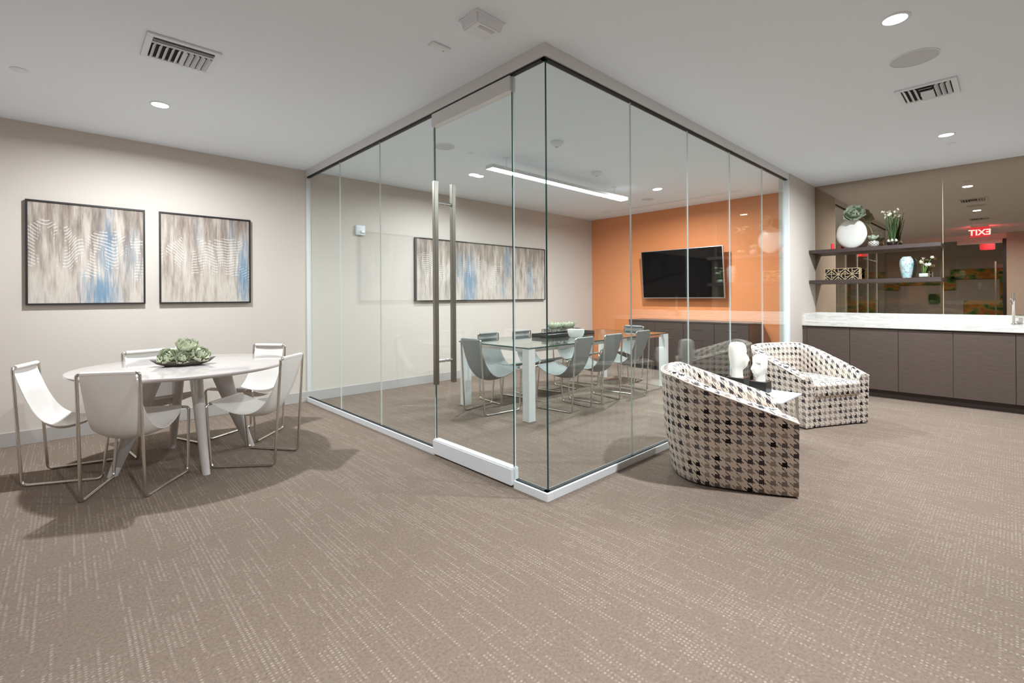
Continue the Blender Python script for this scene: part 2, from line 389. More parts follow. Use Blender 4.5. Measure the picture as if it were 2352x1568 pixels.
for nm, b in (('baseboard_left', (XM, 6.98, YW - 0.014, YW + 0.002, 0, 0.118)), ('baseboard_rear', (XR - 0.002, XR + 0.014, YR, 0.1, 0, 0.118)),
              ('baseboard_right', (3.42, XO - 0.01, YR - 0.002, YR + 0.014, 0, 0.118)), ('baseboard_stub', (6.43, 6.86, 1.849, 1.864, 0, 0.118)),
              ('baseboard_orange', (XO - 0.014, XO + 0.002, 1.99, 2.55, 0, 0.118))):
    structure(box(nm, b, 'baseboard', bevel=0.002, seg=1), {'baseboard_left': 'grey baseboard along the painting wall', 'baseboard_rear': 'grey baseboard beside the corridor door', 'baseboard_right': 'grey baseboard on the wall opposite the conference room', 'baseboard_stub': 'grey baseboard on the short wall end', 'baseboard_orange': 'grey baseboard under the orange wall'}[nm], 'baseboard')

# ------------------------------------------------------------------ glass conference-room partition
XP, YP = XG + 0.028, YG + 0.028        # glass centre planes
GT = 0.005                              # half thickness of the glass
def pane(b, parent, corner=None, name='glass_pane'):
    """one sheet of glass with polished edges; corner = index of the edge face that shows dark green"""
    bm = bmesh.new(); fs = add_box(bm, *b)
    dx, dy = b[1] - b[0], b[3] - b[2]
    for k, f in enumerate(fs):
        edge = k in (0, 1) or (k in (2, 3) and dx < dy) or (k in (4, 5) and dy < dx)
        f.material_index = 0
        if edge: f.material_index = 1
        if corner == k or (corner == 'all' and edge): f.material_index = 2
    return from_bm(name, bm, ['pane_glass', 'glass_joint', 'glass_corner'], parent)
ZG0, ZG1 = 0.045, 2.625
wl = thing('wall_glass_front', 'clear glass partition front with pivot door opening', 'glass wall', (0, 0, 0), kind='structure')
wr = thing('wall_glass_side', 'clear glass partition side behind the armchairs', 'glass wall', (0, 0, 0), kind='structure')
# front run (plane x = XP): joints seen on that plane
YJ = [YG + 0.02, 2.168, 3.05, 3.91, 4.765, YW - 0.004]
g_ = 0.002
pane((XP - GT, XP + GT, YP - GT, YJ[1] - g_, ZG0, ZG1), wl, corner=2)
for a, b in ((YJ[2], YJ[3]), (YJ[3], YJ[4]), (YJ[4], YJ[5])):
    pane((XP - GT, XP + GT, a + g_, b - g_, ZG0, ZG1), wl)
# side run (plane y = YP)
XJ = [XP + GT + 0.002, 2.975, 3.85, 4.72, 5.59, 6.40]
for i in range(5):
    pane((XJ[i] + g_, XJ[i + 1] - g_, YP - GT, YP + GT, ZG0, ZG1), wr, corner=4 if i == 0 else None)
TW = 0.056
box('head_track', (XG, XG + TW, YG, YW, 2.614, ZC), 'alu', wl, bevel=0.0015, seg=1)
box('head_gasket', (XG + 0.012, XG + TW - 0.012, YG + 0.014, YW, 2.602, 2.616), 'gasket', wl)
box('head_track', (XG + TW, 6.43, YG, YG + TW, 2.614, ZC), 'alu', wr, bevel=0.0015, seg=1)
box('head_gasket', (XG + 0.012, 6.42, YG + 0.012, YG + TW - 0.012, 2.602, 2.616), 'gasket', wr)
box('base_track', (XG, XG + TW, 3.03, YW, 0, 0.05), 'white_metal', wl, bevel=0.002, seg=1)
box('base_track', (XG, XG + TW, YG, 2.155, 0, 0.05), 'white_metal', wl, bevel=0.002, seg=1)
box('base_gasket', (XG + 0.014, XG + TW - 0.014, 3.035, YW, 0.048, 0.056), 'gasket', wl)
box('base_gasket', (XG + 0.014, XG + TW - 0.014, YG + 0.014, 2.15, 0.048, 0.056), 'gasket', wl)
box('base_track', (XG + TW, 6.43, YG, YG + TW, 0, 0.05), 'white_metal', wr, bevel=0.002, seg=1)
box('base_gasket', (XG + 0.014, 6.42, YG + 0.014, YG + TW - 0.014, 0.048, 0.056), 'gasket', wr)
box('jamb_channel', (6.395, 6.43, YG - 0.004, YG + TW + 0.004, 0, ZC - 0.075), 'white_metal', wr, bevel=0.002, seg=1)
box('jamb_channel', (XG + 0.004, XG + TW - 0.004, YW - 0.012, YW, 0.05, 2.614), 'alu', wl)
# door
dr = thing('door_1', 'frameless glass pivot door with steel rails and long pull bars', 'door', (0, 0, 0), kind='structure')
pane((XP - GT, XP + GT, 2.178, 3.04, 0.10, 2.52), dr, corner='all', name='door_glass')
box('top_rail', (XG + 0.002, XG + TW - 0.002, 2.172, 3.046, 2.503, 2.6), 'alu', dr, bevel=0.002, seg=1)
box('bottom_rail', (XG - 0.004, XG + TW + 0.004, 2.172, 3.046, 0.012, 0.115), 'white_metal', dr, bevel=0.002, seg=1)
box('rail_cap', (XG + 0.004, XG + TW - 0.004, 2.174, 3.044, 0.114, 0.122), 'white_metal', dr, bevel=0.002, seg=1)
for xb in (XP - 0.082, XP + 0.075):
    h = box('pull_handle', (xb - 0.016, xb + 0.016, 2.902, 2.936, 0.56, 2.06), 'brushed', dr, bevel=0.002, seg=1)
    for zz in (0.73, 1.90):
        s = 1 if xb < XP else -1
        tube('standoff', [(xb + s * 0.014, 2.919, zz), (XP - s * GT, 2.919, zz)], 0.011, 'steel', h, n=14)

# ------------------------------------------------------------------ corridor glass front and moss artwork (seen in the bronze mirror), plus added dark doors
wc = thing('wall_glass_corridor', 'clear glass front to the corridor with dark frame', 'glass wall', (0, 0, 0), kind='structure')
for a, b in ((0.98, 1.75), (1.75, 2.52), (2.52, 3.29)):
    pane((XR - 0.056, XR - 0.044, a + g_, b - g_, 0.04, 2.56), wc)
box('head_beam', (XR - 0.1, XR, 0.1, 3.3, 2.55, ZC), 'alu', wc)
box('base_track', (XR - 0.075, XR - 0.025, 0.98, 3.3, 0, 0.045), 'white_metal', wc)
dr2 = thing('door_2', 'corridor glass door with dark edge and long pull bars', 'door', (0, 0, 0), kind='structure')
pane((XR - 0.056, XR - 0.044, 0.165, 0.972, 0.1, 2.5), dr2, name='door_glass')
box('door_frame', (XR - 0.08, XR - 0.02, 0.1, 0.16, 0, 2.55), 'black_frame', dr2)
box('bottom_rail', (XR - 0.075, XR - 0.025, 0.17, 0.97, 0.012, 0.11), 'white_metal', dr2)
box('top_rail', (XR - 0.075, XR - 0.025, 0.17, 0.97, 2.45, 2.55), 'alu', dr2)
for xb in (XR - 0.12, XR + 0.02):
    h = box('pull_handle', (xb - 0.014, xb + 0.014, 0.27, 0.30, 0.7, 2.0), 'brushed', dr2)
    for zz in (0.85, 1.85): tube('standoff', [(xb, 0.285, zz), (XR - 0.05, 0.285, zz)], 0.01, 'steel', h)
d3 = thing('added_dark_doors', 'added unseen dark wood doors that keep reflections dark, opposite the conference room', 'door', (1.3, YR, 0), kind='structure')  # doors added out of view so glass and television reflect something dark
box('door_frame', (-2.1, 2.1, 0, 0.05, 2.35, 2.43), 'shelf_wood', d3)
for a in (-2.1, 2.02): box('door_frame', (a, a + 0.08, 0, 0.05, 0, 2.35), 'shelf_wood', d3)
for k in range(4):
    lf = box('door_leaf', (-2.02 + k * 1.01 + 0.004, -1.01 + k * 1.01 - 0.004, 0, 0.04, 0.01, 2.345), 'shelf_wood', d3)
    hx_ = -2.02 + k * 1.01 + (0.93 if k % 2 == 0 else 0.08)
    tube('pull_bar', fillet([(hx_, 0.035, 0.85), (hx_, 0.075, 0.85), (hx_, 0.075, 1.35), (hx_, 0.035, 1.35)], 0.02), 0.012, 'steel', lf)
ms = thing('moss_wall_art', 'stepped green and orange moss artwork on the corridor wall', 'wall art', (XM, 1.2, 1.2))
for (y0, y1, z0, z1) in ((2.32, 3.6, 1.34, 1.52), (1.36, 2.36, 1.48, 1.64), (1.10, 1.38, 1.33, 1.72), (0.05, 1.2, 1.62, 1.90), (-0.12, 0.24, 0.5, 1.64), (0.22, 0.94, 0.55, 1.03), (1.43, 1.67, 0.94, 1.22), (2.9, 3.6, 0.5, 1.36)):
    box('moss_panel', (0, 0.07, y0 - 1.2, y1 - 1.2, z0 - 1.2, z1 - 1.2), 'moss', ms, bevel=0.02, seg=2)

# exit sign
ex = thing('exit_sign', 'red illuminated EXIT sign hanging from the ceiling', 'sign', (0.6, 0.485, ZC))
box('canopy', (-0.03, 0.03, -0.14, 0.14, -0.03, 0), 'white_plastic', ex, bevel=0.004)
box('sign_panel', (-0.006, 0.006, -0.15, 0.15, -0.25, -0.028), 'exit_red', ex)
cu = bpy.data.curves.new('exit_text', 'FONT'); cu.body = 'EXIT'; cu.size = 0.17; cu.align_x = 'CENTER'; cu.extrude = 0.002; cu.offset = 0.004
tmp = link(bpy.data.objects.new('exit_text', cu)); bpy.context.view_layer.update()
me = bpy.data.meshes.new_from_object(tmp.evaluated_get(bpy.context.evaluated_depsgraph_get()))
bpy.data.objects.remove(tmp)
me.materials.clear(); me.materials.append(MAT['exit_letters'])
lt = link(bpy.data.objects.new('lettering', me)); lt.parent = ex
lt.rotation_euler = (PI / 2, 0, PI / 2); lt.location = (0.009, 0, -0.205); lt['label'] = 'glowing letters EXIT'

# ------------------------------------------------------------------ ceiling fittings
def downlight(x, y, label, power=DOWNLIGHT_W, group='recessed ceiling downlights', lamp='downlight_lamp'):
    t = thing('downlight', label, 'downlight', (x, y, ZC), group=group)
    lathe('trim_ring', [(0.052, -0.001), (0.054, -0.006), (0.066, -0.005), (0.070, 0.0)], 'white_plastic', t, n=36)
    lathe('lens', [(0.0, -0.002), (0.0535, -0.002)], 'lens', t, n=36)
    ld = bpy.data.lights.new('downlight_lamp', 'AREA'); ld.shape = 'DISK'; ld.size = 0.10; ld.energy = power
    ld.color = LAMP_COL; ld.spread = math.radians(170)
    lo = link(bpy.data.objects.new(lamp, ld)); lo.parent = t; lo.location = (0, 0, -0.008)
    return t
downlight(0.533, 4.47, 'round recessed downlight above the round white table', power=DOWNLIGHT_W * 0.75)
downlight(3.26, 0.43, 'round recessed downlight beside the large ceiling speaker near the armchairs')
downlight(5.97, 0.42, 'round recessed downlight near the bronze mirror')
# out of frame overhead, but seen in the bronze mirror behind the exit sign
downlight(0.42, 0.41, 'round recessed downlight behind the exit sign', lamp='downlight_by_exit_sign_offscreen')
downlight(3.70, 4.49, 'round recessed downlight in glass room beside the painting wall', power=DOWNLIGHT_W * 0.4)
downlight(5.98, 3.38, 'round recessed downlight in glass room near the orange wall')

def speaker(x, y, r, label):
    t = thing('ceiling_speaker', label, 'speaker', (x, y, ZC), group='flush ceiling speakers')
    lathe('bezel', [(r * 0.95, -0.001), (r * 0.95, -0.006), (r, -0.004), (r, 0.0)], 'white_plastic', t, n=48)
    lathe('grille', [(0.0, -0.005), (r * 0.5, -0.0048), (r * 0.955, -0.004)], 'speaker_mesh', t, n=48)
speaker(3.888, 0.42, 0.125, 'large round ceiling speaker grille near the armchairs')
speaker(2.72, 3.837, 0.105, 'round ceiling speaker grille in glass room behind the glass door')
speaker(6.487, 3.831, 0.10, 'round ceiling speaker grille in glass room near the orange wall')

def disc(x, y, r, label, name='sprinkler_cover', cat='sprinkler'):
    o = lathe(name, [(0.0, -0.006), (r * 0.9, -0.006), (r, -0.003), (r, 0.0)], 'white_plastic', n=28, loc=(x, y, ZC)); tag(o, label, cat)
disc(3.05, 3.842, 0.032, 'small round sprinkler cover in glass room beside the ceiling speaker')
disc(-0.209, 4.401, 0.045, 'small round sprinkler cover on ceiling over the chair by the painting wall')
disc(6.35, 0.411, 0.035, 'small round sprinkler cover between downlight and bronze mirror')
def smoke(x, y, label):
    t = thing('smoke_detector', label, 'smoke detector', (x, y, ZC), group='smoke detectors in the glass room')
    lathe('base', [(0.0, -0.001), (0.062, -0.001), (0.062, -0.014), (0.054, -0.018)], 'white_plastic', t)
    lathe('dome', [(0.054, -0.017), (0.048, -0.032), (0.034, -0.044), (0.018, -0.048), (0.0, -0.048)], 'white_plastic', t)
    lathe('sensor', [(0.016, -0.046), (0.014, -0.052), (0.0, -0.053)], 'silver_plastic', t)
smoke(3.441, 3.005, 'white domed smoke detector near the glass corner')
smoke(4.624, 3.408, 'white domed smoke detector above the conference table')

bx = thing('ceiling_detector_box', 'white square box unit on ceiling outside the glass corner', 'detector', (1.645, 1.965, ZC))
bm = bmesh.new(); add_box(bm, -0.095, 0.095, -0.075, 0.075, -0.055, 0.0)
for v in bm.verts:
    if v.co.z < -0.03: v.co.x *= 0.88; v.co.y *= 0.88
bmesh.ops.bevel(bm, geom=list(bm.edges), offset=0.008, segments=2, affect='EDGES')
from_bm('housing', bm, 'white_plastic', bx, smooth=30)
box('cover_plate', (-0.1, 0.1, -0.08, 0.08, -0.008, 0.0), 'white_plastic', bx, bevel=0.003)
box('sensor_strip', (-0.05, 0.05, -0.045, -0.025, -0.058, -0.05), 'speaker_mesh', bx)
sm = thing('ceiling_sensor_plate', 'small flat white rectangular sensor beside the ceiling box unit', 'sensor', (1.62, 2.33, ZC))
box('plate', (-0.062, 0.062, -0.03, 0.03, -0.010, 0.0), 'white_plastic', sm, bevel=0.004)
lathe('indicator', [(0.0, -0.012), (0.006, -0.012), (0.006, -0.008)], 'silver_plastic', sm, n=12, loc=(0.035, 0.012, 0))

def vent(x0, x1, y0, y1, label, four_way):
    cx, cy = (x0 + x1) / 2, (y0 + y1) / 2; t = thing('air_vent', label, 'vent', (cx, cy, ZC), group='ceiling air vents')
    hx, hy = (x1 - x0) / 2, (y1 - y0) / 2; fr = 0.032
    for b in ((-hx, hx, -hy, -hy + fr), (-hx, hx, hy - fr, hy), (-hx, -hx + fr, -hy + fr, hy - fr), (hx - fr, hx, -hy + fr, hy - fr)):
        box('frame', (*b, -0.012, 0.0), 'white_plastic', t, bevel=0.002, seg=1)
    box('shade_plate', (-hx + fr, hx - fr, -hy + fr, hy - fr, -0.002, 0.0), 'dark', t)  # dark plate coloured as the shade inside the duct; ceiling has no opening
    ix, iy = hx - fr, hy - fr
    def slat(c, along, L, w=0.026, tilt=0.7):
        M = Matrix.Translation((c[0], c[1], -0.013)) @ (Matrix.Rotation(tilt, 4, 'Y') if along == 'y' else Matrix.Rotation(tilt, 4, 'X'))
        if along == 'y': box('slat', (-w / 2, w / 2, -L / 2, L / 2, -0.001, 0.001), 'white_plastic', t, M=M)
        else: box('slat', (-L / 2, L / 2, -w / 2, w / 2, -0.001, 0.001), 'white_plastic', t, M=M)
    if not four_way:
        slat((0, -iy + 0.045), 'x', 2 * ix, 0.03, 0.5)
        slat((0, -iy + 0.018), 'x', 2 * ix, 0.022, 0.9)
        box('divider', (-ix, ix, -iy + 0.06, -iy + 0.066, -0.016, -0.002), 'white_plastic', t)
        n = 10
        for k in range(n):
            x = -ix + (k + 0.5) * 2 * ix / n
            slat((x, 0.5 * (-iy + 0.07 + iy)), 'y', 2 * iy - 0.075, 0.026, -0.85 if k < n / 2 else 0.85)
    else:
        for s in (-1, 1):
            for k in range(3):
                slat((0, s * (iy - 0.018 - 0.03 * k)), 'x', 2 * ix, 0.026, s * 0.8)
        L = 2 * (iy - 0.1)
        for k in range(5):
            x = -ix + (k + 0.5) * 2 * ix / 5
            slat((x, 0), 'y', L, 0.045, -0.55 if k < 2 else 0.55)
vent(0.336, 0.70, 3.285, 3.63, 'white ceiling air vent with ten curved blades over the round table', False)
vent(4.415, 4.768, 0.256, 0.592, 'white four-way ceiling air vent near the armchairs', True)
vent(1.75, 2.1, 0.28, 0.61, 'white four-way ceiling air vent near the exit sign', True)
sl = thing('slot_diffuser', 'long thin white slot diffuser in ceiling along the orange wall', 'vent', (6.94, 3.8, ZC))
box('slot_frame', (-0.035, 0.035, -1.19, 1.19, -0.006, 0.0), 'white_plastic', sl)
for s in (-0.014, 0.014): box('slot', (s - 0.005, s + 0.005, -1.17, 1.17, -0.0075, -0.005), 'speaker_mesh', sl)

# linear pendant light over the conference table
lp = thing('linear_light', 'long bright linear light over the glass conference table', 'light', (4.44, 3.72, 2.545))
box('diffuser', (-1.235, 1.235, -0.052, 0.052, -0.002, 0.006), 'strip_lens', lp)
for yy in (-1, 1): box('housing_side', (-1.24, 1.24, yy * 0.0555 - 0.0025, yy * 0.0555 + 0.0025, -0.008, 0.030), 'white_metal', lp)
for xx in (-1, 1): box('end_cap', (xx * 1.2385 - 0.003, xx * 1.2385 + 0.003, -0.053, 0.053, -0.008, 0.030), 'white_metal', lp)
box('top_cover', (-1.235, 1.235, -0.054, 0.054, 0.024, 0.029), 'white_metal', lp)
for xx in (-1.0, 1.0):
    tube('hanger_rod', [(xx, 0, 0.028), (xx, 0, ZC - 2.545)], 0.0025, 'steel', lp, n=8)
    lathe('canopy', [(0.0, ZC - 2.545 - 0.012), (0.03, ZC - 2.545 - 0.012), (0.032, ZC - 2.545)], 'white_plastic', lp, n=20, loc=(xx, 0, 0))

# ------------------------------------------------------------------ paintings and wall device
def framed(x0, x1, z0, z1, mat, label, d=0.035, fw=0.014, fmat='black_frame'):
    t = thing('framed_painting', label, 'painting', ((x0 + x1) / 2, YW, z0), group='abstract paintings on the long wall')
    w = (x1 - x0) / 2; h = z1 - z0
    for b in ((-w, w, 0, fw), (-w, w, h - fw, h), (-w, -w + fw, fw, h - fw), (w - fw, w, fw, h - fw)):
        box('frame_bar', (b[0], b[1], -d, 0.0, b[2], b[3]), fmat, t)
    bm = bmesh.new(); ul = bm.loops.layers.uv.new('UVMap')
    fs = add_box(bm, -w + fw, w - fw, -d + 0.010, -0.001, fw, h - fw)
    for f in fs:
        for lp_ in f.loops: lp_[ul].uv = ((lp_.vert.co.x + w) / (2 * w), lp_.vert.co.z / h)
    from_bm('canvas', bm, mat, t)
framed(-0.240, 0.550, 1.158, 2.042, 'canvas_a', 'large square abstract painting, taupe with blue pool at lower middle')
framed(0.657, 1.448, 1.158, 2.044, 'canvas_b', 'square abstract painting, pale taupe with blue right edge')
framed(3.487, 6.092, 1.150, 2.031, 'canvas_c', 'long panoramic abstract painting, blue streaks, in the glass room', d=0.05)
th = thing('thermostat', 'small white wall thermostat beside the long painting', 'thermostat', (2.70, YW, 1.99))
box('body', (-0.06, 0.06, -0.04, 0, 0, 0.125), 'white_plastic', th, bevel=0.01)
box('display', (-0.01, 0.048, -0.043, -0.038, 0.02, 0.055), 'silver_plastic', th, bevel=0.002)
for k in range(3): box('grille_slot', (-0.052, -0.02, -0.0415, -0.039, 0.03 + k * 0.025, 0.036 + k * 0.025), 'speaker_mesh', th)

# ------------------------------------------------------------------ sling chairs
def make_chair(name, leather):
    t = thing(name, 'x', 'chair')
    r = 0.0092
    for s in (-1, 1):
        path = fillet([(s * 0.125, -0.045, 0.765), (s * 0.160, -0.045, 0.765), (s * 0.166, 0.0, r), (s * 0.222, 0.43, r), (s * 0.214, 0.472, 0.445), (s * 0.16, 0.472, 0.445)], 0.035)
        tube('side_frame', path, r, 'steel', t)
    tube('top_bar', [(-0.13, -0.045, 0.765), (0.13, -0.045, 0.765)], r, 'steel', t)
    tube('seat_bar', [(-0.165, 0.472, 0.445), (0.165, 0.472, 0.445)], r, 'steel', t)
    cen = [(-0.055, 0.774), (-0.042, 0.70), (-0.005, 0.56), (0.04, 0.44), (0.095, 0.36), (0.17, 0.333), (0.27, 0.355), (0.38, 0.405), (0.472, 0.459)]
    edg = [(-0.055, 0.774), (-0.034, 0.70), (0.015, 0.56), (0.07, 0.455), (0.135, 0.395), (0.215, 0.376), (0.31, 0.393), (0.40, 0.426), (0.472, 0.459)]
    hw = [(0.140, 0), (0.144, 0), (0.150, 0), (0.160, 0), (0.172, 0), (0.184, 0), (0.190, 0), (0.186, 0), (0.172, 0)]
    n, m = 30, 12
    C, E, H = catmull([(a, b, 0) for a, b in cen], n), catmull([(a, b, 0) for a, b in edg], n), catmull([(a, 0, 0) for a, _ in hw], n)
    bm = bmesh.new(); G_ = []
    for i in range(n + 1):
        row = []
        for j in range(m + 1):
            q = -1 + 2 * j / m; k = abs(q) ** 2.2
            p = C[i].lerp(E[i], k); row.append(bm.verts.new((q * H[i].x, p.x, p.y)))
        G_.append(row)
    for i in range(n):
        for j in range(m): bm.faces.new((G_[i][j], G_[i][j + 1], G_[i + 1][j + 1], G_[i + 1][j]))
    bmesh.ops.recalc_face_normals(bm, faces=list(bm.faces))
    bmesh.ops.solidify(bm, geom=list(bm.faces), thickness=0.0045)
    add_tube(bm, [(-0.136, -0.045, 0.765), (0.136, -0.045, 0.765)], 0.0145, 12)
    add_tube(bm, [(-0.165, 0.472, 0.447), (0.165, 0.472, 0.447)], 0.0135, 12)
    from_bm('leather_sling', bm, leather, t, smooth=50)
    for s in (-1, 1):
        for (yy, zz) in ((-0.068, 0.735),): lathe('rivet', [(0.0, 0.004), (0.005, 0.003), (0.007, 0.0)], 'steel', t, n=10, loc=(s * 0.15, yy + 0.02, zz))
    return t
white0 = make_chair('sling_chair', 'white_leather')
grey0 = make_chair('sling_chair', 'grey_leather')
used = {}
def place_chair(proto, x, y, ang, label, group):
    o = proto if proto.name not in used else copy_tree(proto)
    used[proto.name] = 1
    o.location = (x, y, 0); o.rotation_euler = (0, 0, math.radians(ang) - PI / 2)
    tag(o, label, 'chair', group); return o
gw = 'white sling chairs around the round table'
place_chair(white0, 0.204, 3.684, 59.5, 'white leather sling chair whose back faces the open carpet, across from the large painting', gw)
place_chair(white0, 1.205, 3.752, 134, 'white leather sling chair pushed in on the glass-door side of round table', gw)
place_chair(white0, -0.152, 4.53, -20, 'white leather sling chair at the round table end farthest from the glass', gw)
place_chair(white0, 1.355, 4.77, 218, 'white leather sling chair between round table and the wall corner with the glass', gw)
place_chair(white0, 0.50, 4.96, -76, 'white leather sling chair between round table and the painting wall', gw)
gg = 'grey sling chairs around the conference table'
place_chair(grey0, 3.065, 3.82, 0, 'grey leather sling chair at conference table head facing the television', gg)
place_chair(grey0, 3.946, 3.12, 92, 'grey leather sling chair on the armchair side of conference table, nearest the glass corner', gg)
place_chair(grey0, 4.50, 3.14, 88, 'grey leather sling chair on the armchair side of conference table, middle of three', gg)
place_chair(grey0, 5.20, 3.19, 92, 'grey leather sling chair on the armchair side of conference table, nearest the credenza', gg)
place_chair(grey0, 3.73, 4.33, -90, 'grey leather sling chair on the painting side of conference table, nearest the glass door', gg)
place_chair(grey0, 4.27, 4.30, -90, 'grey leather sling chair on the painting side of conference table, middle of three', gg)
place_chair(grey0, 5.02, 4.30, -90, 'grey leather sling chair on the painting side of conference table, nearest the orange wall', gg)
place_chair(grey0, 5.98, 3.80, 180, 'grey leather sling chair at conference table head with its back to the credenza', gg)

# ------------------------------------------------------------------ round table
TX, TY, TZ = 0.66, 4.24, 0.712
rt_ = thing('round_table', 'round glossy white table with four splayed tapering legs', 'table', (TX, TY, 0))
lathe('table_top', [(0.0, TZ - 0.034), (0.58, TZ - 0.034), (0.64, TZ - 0.030), (0.670, TZ - 0.022), (0.679, TZ - 0.012), (0.680, TZ - 0.005), (0.677, TZ - 0.001), (0.670, TZ), (0.0, TZ)], 'white_gloss', rt_, n=96, smooth=50)
for ang in (-85, 95, 185, 5):
    bm = bmesh.new(); rings = []
    for t in [i / 10 for i in range(11)]:
        z = (TZ - 0.03) * (1 - t) + 0.0 * t
        rc = 0.21 + (0.435 - 0.21) * (t ** 1.12)
        a_r = 0.046 * (1 - t) ** 1.1 + 0.031; a_t = 0.016 * (1 - t) + 0.024
        rings.append([bm.verts.new((rc + a_r * math.cos(2 * PI * k / 20), a_t * math.sin(2 * PI * k / 20), z)) for k in range(20)])
    for A, B in zip(rings, rings[1:]):
        for k in range(20): bm.faces.new((A[k], B[k], B[(k + 1) % 20], A[(k + 1) % 20]))
    bm.faces.new(rings[0]); bm.faces.new(list(reversed(rings[-1])))
    bmesh.ops.recalc_face_normals(bm, faces=list(bm.faces))
    lg = from_bm('leg', bm, 'white_gloss', rt_, smooth=60); lg.rotation_euler = (0, 0, math.radians(ang))

# ------------------------------------------------------------------ succulents
def leaf_mesh(key, mat, L=1.0, W=0.8, cup=0.25, curl=0.3):
    bm = bmesh.new(); ul = bm.loops.layers.uv.new('UVMap'); rows = []
    nu, nv = 6, 4; info = {}
    for i in range(nu + 1):
        t = i / nu; w = W * 0.5 * math.sin(PI * min(1, 0.16 + 0.80 * t)) ** 0.6 * (1 if t < 0.98 else 0.55)
        row = []
        for j in range(nv + 1):
            q = -1 + 2 * j / nv
            z = cup * (q * q) * (0.35 + 0.65 * t) * W + curl * t * t * L
            v = bm.verts.new((t * L - 0.04 * abs(q) * L * t, q * w, z)); info[v] = (j / nv, t); row.append(v)
        rows.append(row)
    for i in range(nu):
        for j in range(nv):
            f = bm.faces.new((rows[i][j], rows[i + 1][j], rows[i + 1][j + 1], rows[i][j + 1]))
            for lp_ in f.loops: lp_[ul].uv = info[lp_.vert]
    me = bpy.data.meshes.new(key); bm.to_mesh(me); bm.free(); me.materials.append(MAT[mat])
    for p in me.polygons: p.use_smooth = True
    return me
LEAF = {'g': leaf_mesh('leaf_green', 'succulent', W=1.05, cup=0.3, curl=0.42), 's': leaf_mesh('leaf_grey', 'succulent_grey', W=1.0, cup=0.28, curl=0.36)}
def rosette(loc, R, label, kind='g', tilt=(0, 0), layers=((8, 0.25, 1.0), (7, 0.65, 0.85), (5, 1.0, 0.66), (4, 1.3, 0.45)), group=None, seed=0):
    rnd = random.Random(seed)
    t = thing('succulent', label, 'plant', loc, group=group); t.rotation_euler = (tilt[0], tilt[1], 0.0); spin = rnd.random() * 6
    for li, (n, el, sc_) in enumerate(layers):
        for k in range(n):
            o = link(bpy.data.objects.new('leaf', LEAF[kind])); o.parent = t
            az = spin + 2 * PI * (k + 0.5 * (li % 2)) / n + rnd.uniform(-0.15, 0.15); e = el + rnd.uniform(-0.12, 0.12)
            o.rotation_euler = Matrix.Rotation(az, 4, 'Z').to_3x3().__matmul__(Matrix.Rotation(-e, 3, 'Y')).to_euler()
            o.location = (0, 0, R * 0.12 * li); s = R * sc_ * rnd.uniform(0.9, 1.08); o.scale = (s, s, s)
    lathe('core', [(0.0, -R * 0.35), (R * 0.3, -R * 0.28), (R * 0.34, 0.0), (R * 0.22, R * 0.3), (0.0, R * 0.42)], 'succulent' if kind == 'g' else 'succulent_grey', t, n=12)
    return t
TCX, TCY = 0.635, 4.225
tr = thing('oval_tray', 'dark stone oval tray with turned-up ends on round table', 'tray', (TCX, TCY, TZ), rz=-0.28)
bm = bmesh.new(); rings = []
for (k, z) in ((0.0, 0.004), (0.55, 0.004), (0.8, 0.016), (0.97, 0.040), (1.0, 0.041), (0.98, 0.036), (0.8, 0.006), (0.55, 0.0), (0.0, 0.0)):
    ring = []
    for a in range(40):
        th_ = 2 * PI * a / 40; c, s = math.cos(th_), math.sin(th_)
        lift = 0.012 * (abs(c) ** 3) * (k > 0.75)
        ring.append(bm.verts.new((0.205 * k * c, 0.105 * k * s * (1 - 0.25 * abs(c) ** 2), z + lift)))
    rings.append(ring)
for A, B in zip(rings, rings[1:]):
    for k in range(40): bm.faces.new((A[k], A[(k + 1) % 40], B[(k + 1) % 40], B[k]))
bmesh.ops.remove_doubles(bm, verts=list(bm.verts), dist=1e-5)
bmesh.ops.recalc_face_normals(bm, faces=list(bm.faces))
from_bm('dish', bm, 'tray_stone', tr, smooth=50)
gs = 'pale green succulents on the oval tray'
for k, (dx, dy, dz, R, tl, lb) in enumerate((
        (-0.085, -0.010, 0.048, 0.062, (0.75, -0.5), 'pale green succulent at the chair end of oval tray, leaning outward'),
        (0.085, -0.030, 0.048, 0.066, (0.7, 0.5), 'pale green succulent at the glass-door end of oval tray, leaning outward'),
        (0.0, -0.055, 0.042, 0.05, (1.0, 0.0), 'pale green succulent low at the middle of oval tray'),
        (-0.04, 0.045, 0.052, 0.055, (-0.7, -0.4), 'pale green succulent at the painting side of oval tray'),
        (0.06, 0.05, 0.052, 0.055, (-0.6, 0.5), 'pale green succulent behind the others on oval tray toward the glass'),
        (0.012, 0.0, 0.098, 0.07, (0.35, 0.1), 'largest pale green succulent heaped on top of the oval tray'))):
    c, s = math.cos(-0.28), math.sin(-0.28)
    rosette((TCX + dx * c - dy * s, TCY + dx * s + dy * c, TZ + dz - 0.004), R * 1.3, lb, tilt=tl, group=gs, seed=k + 1)

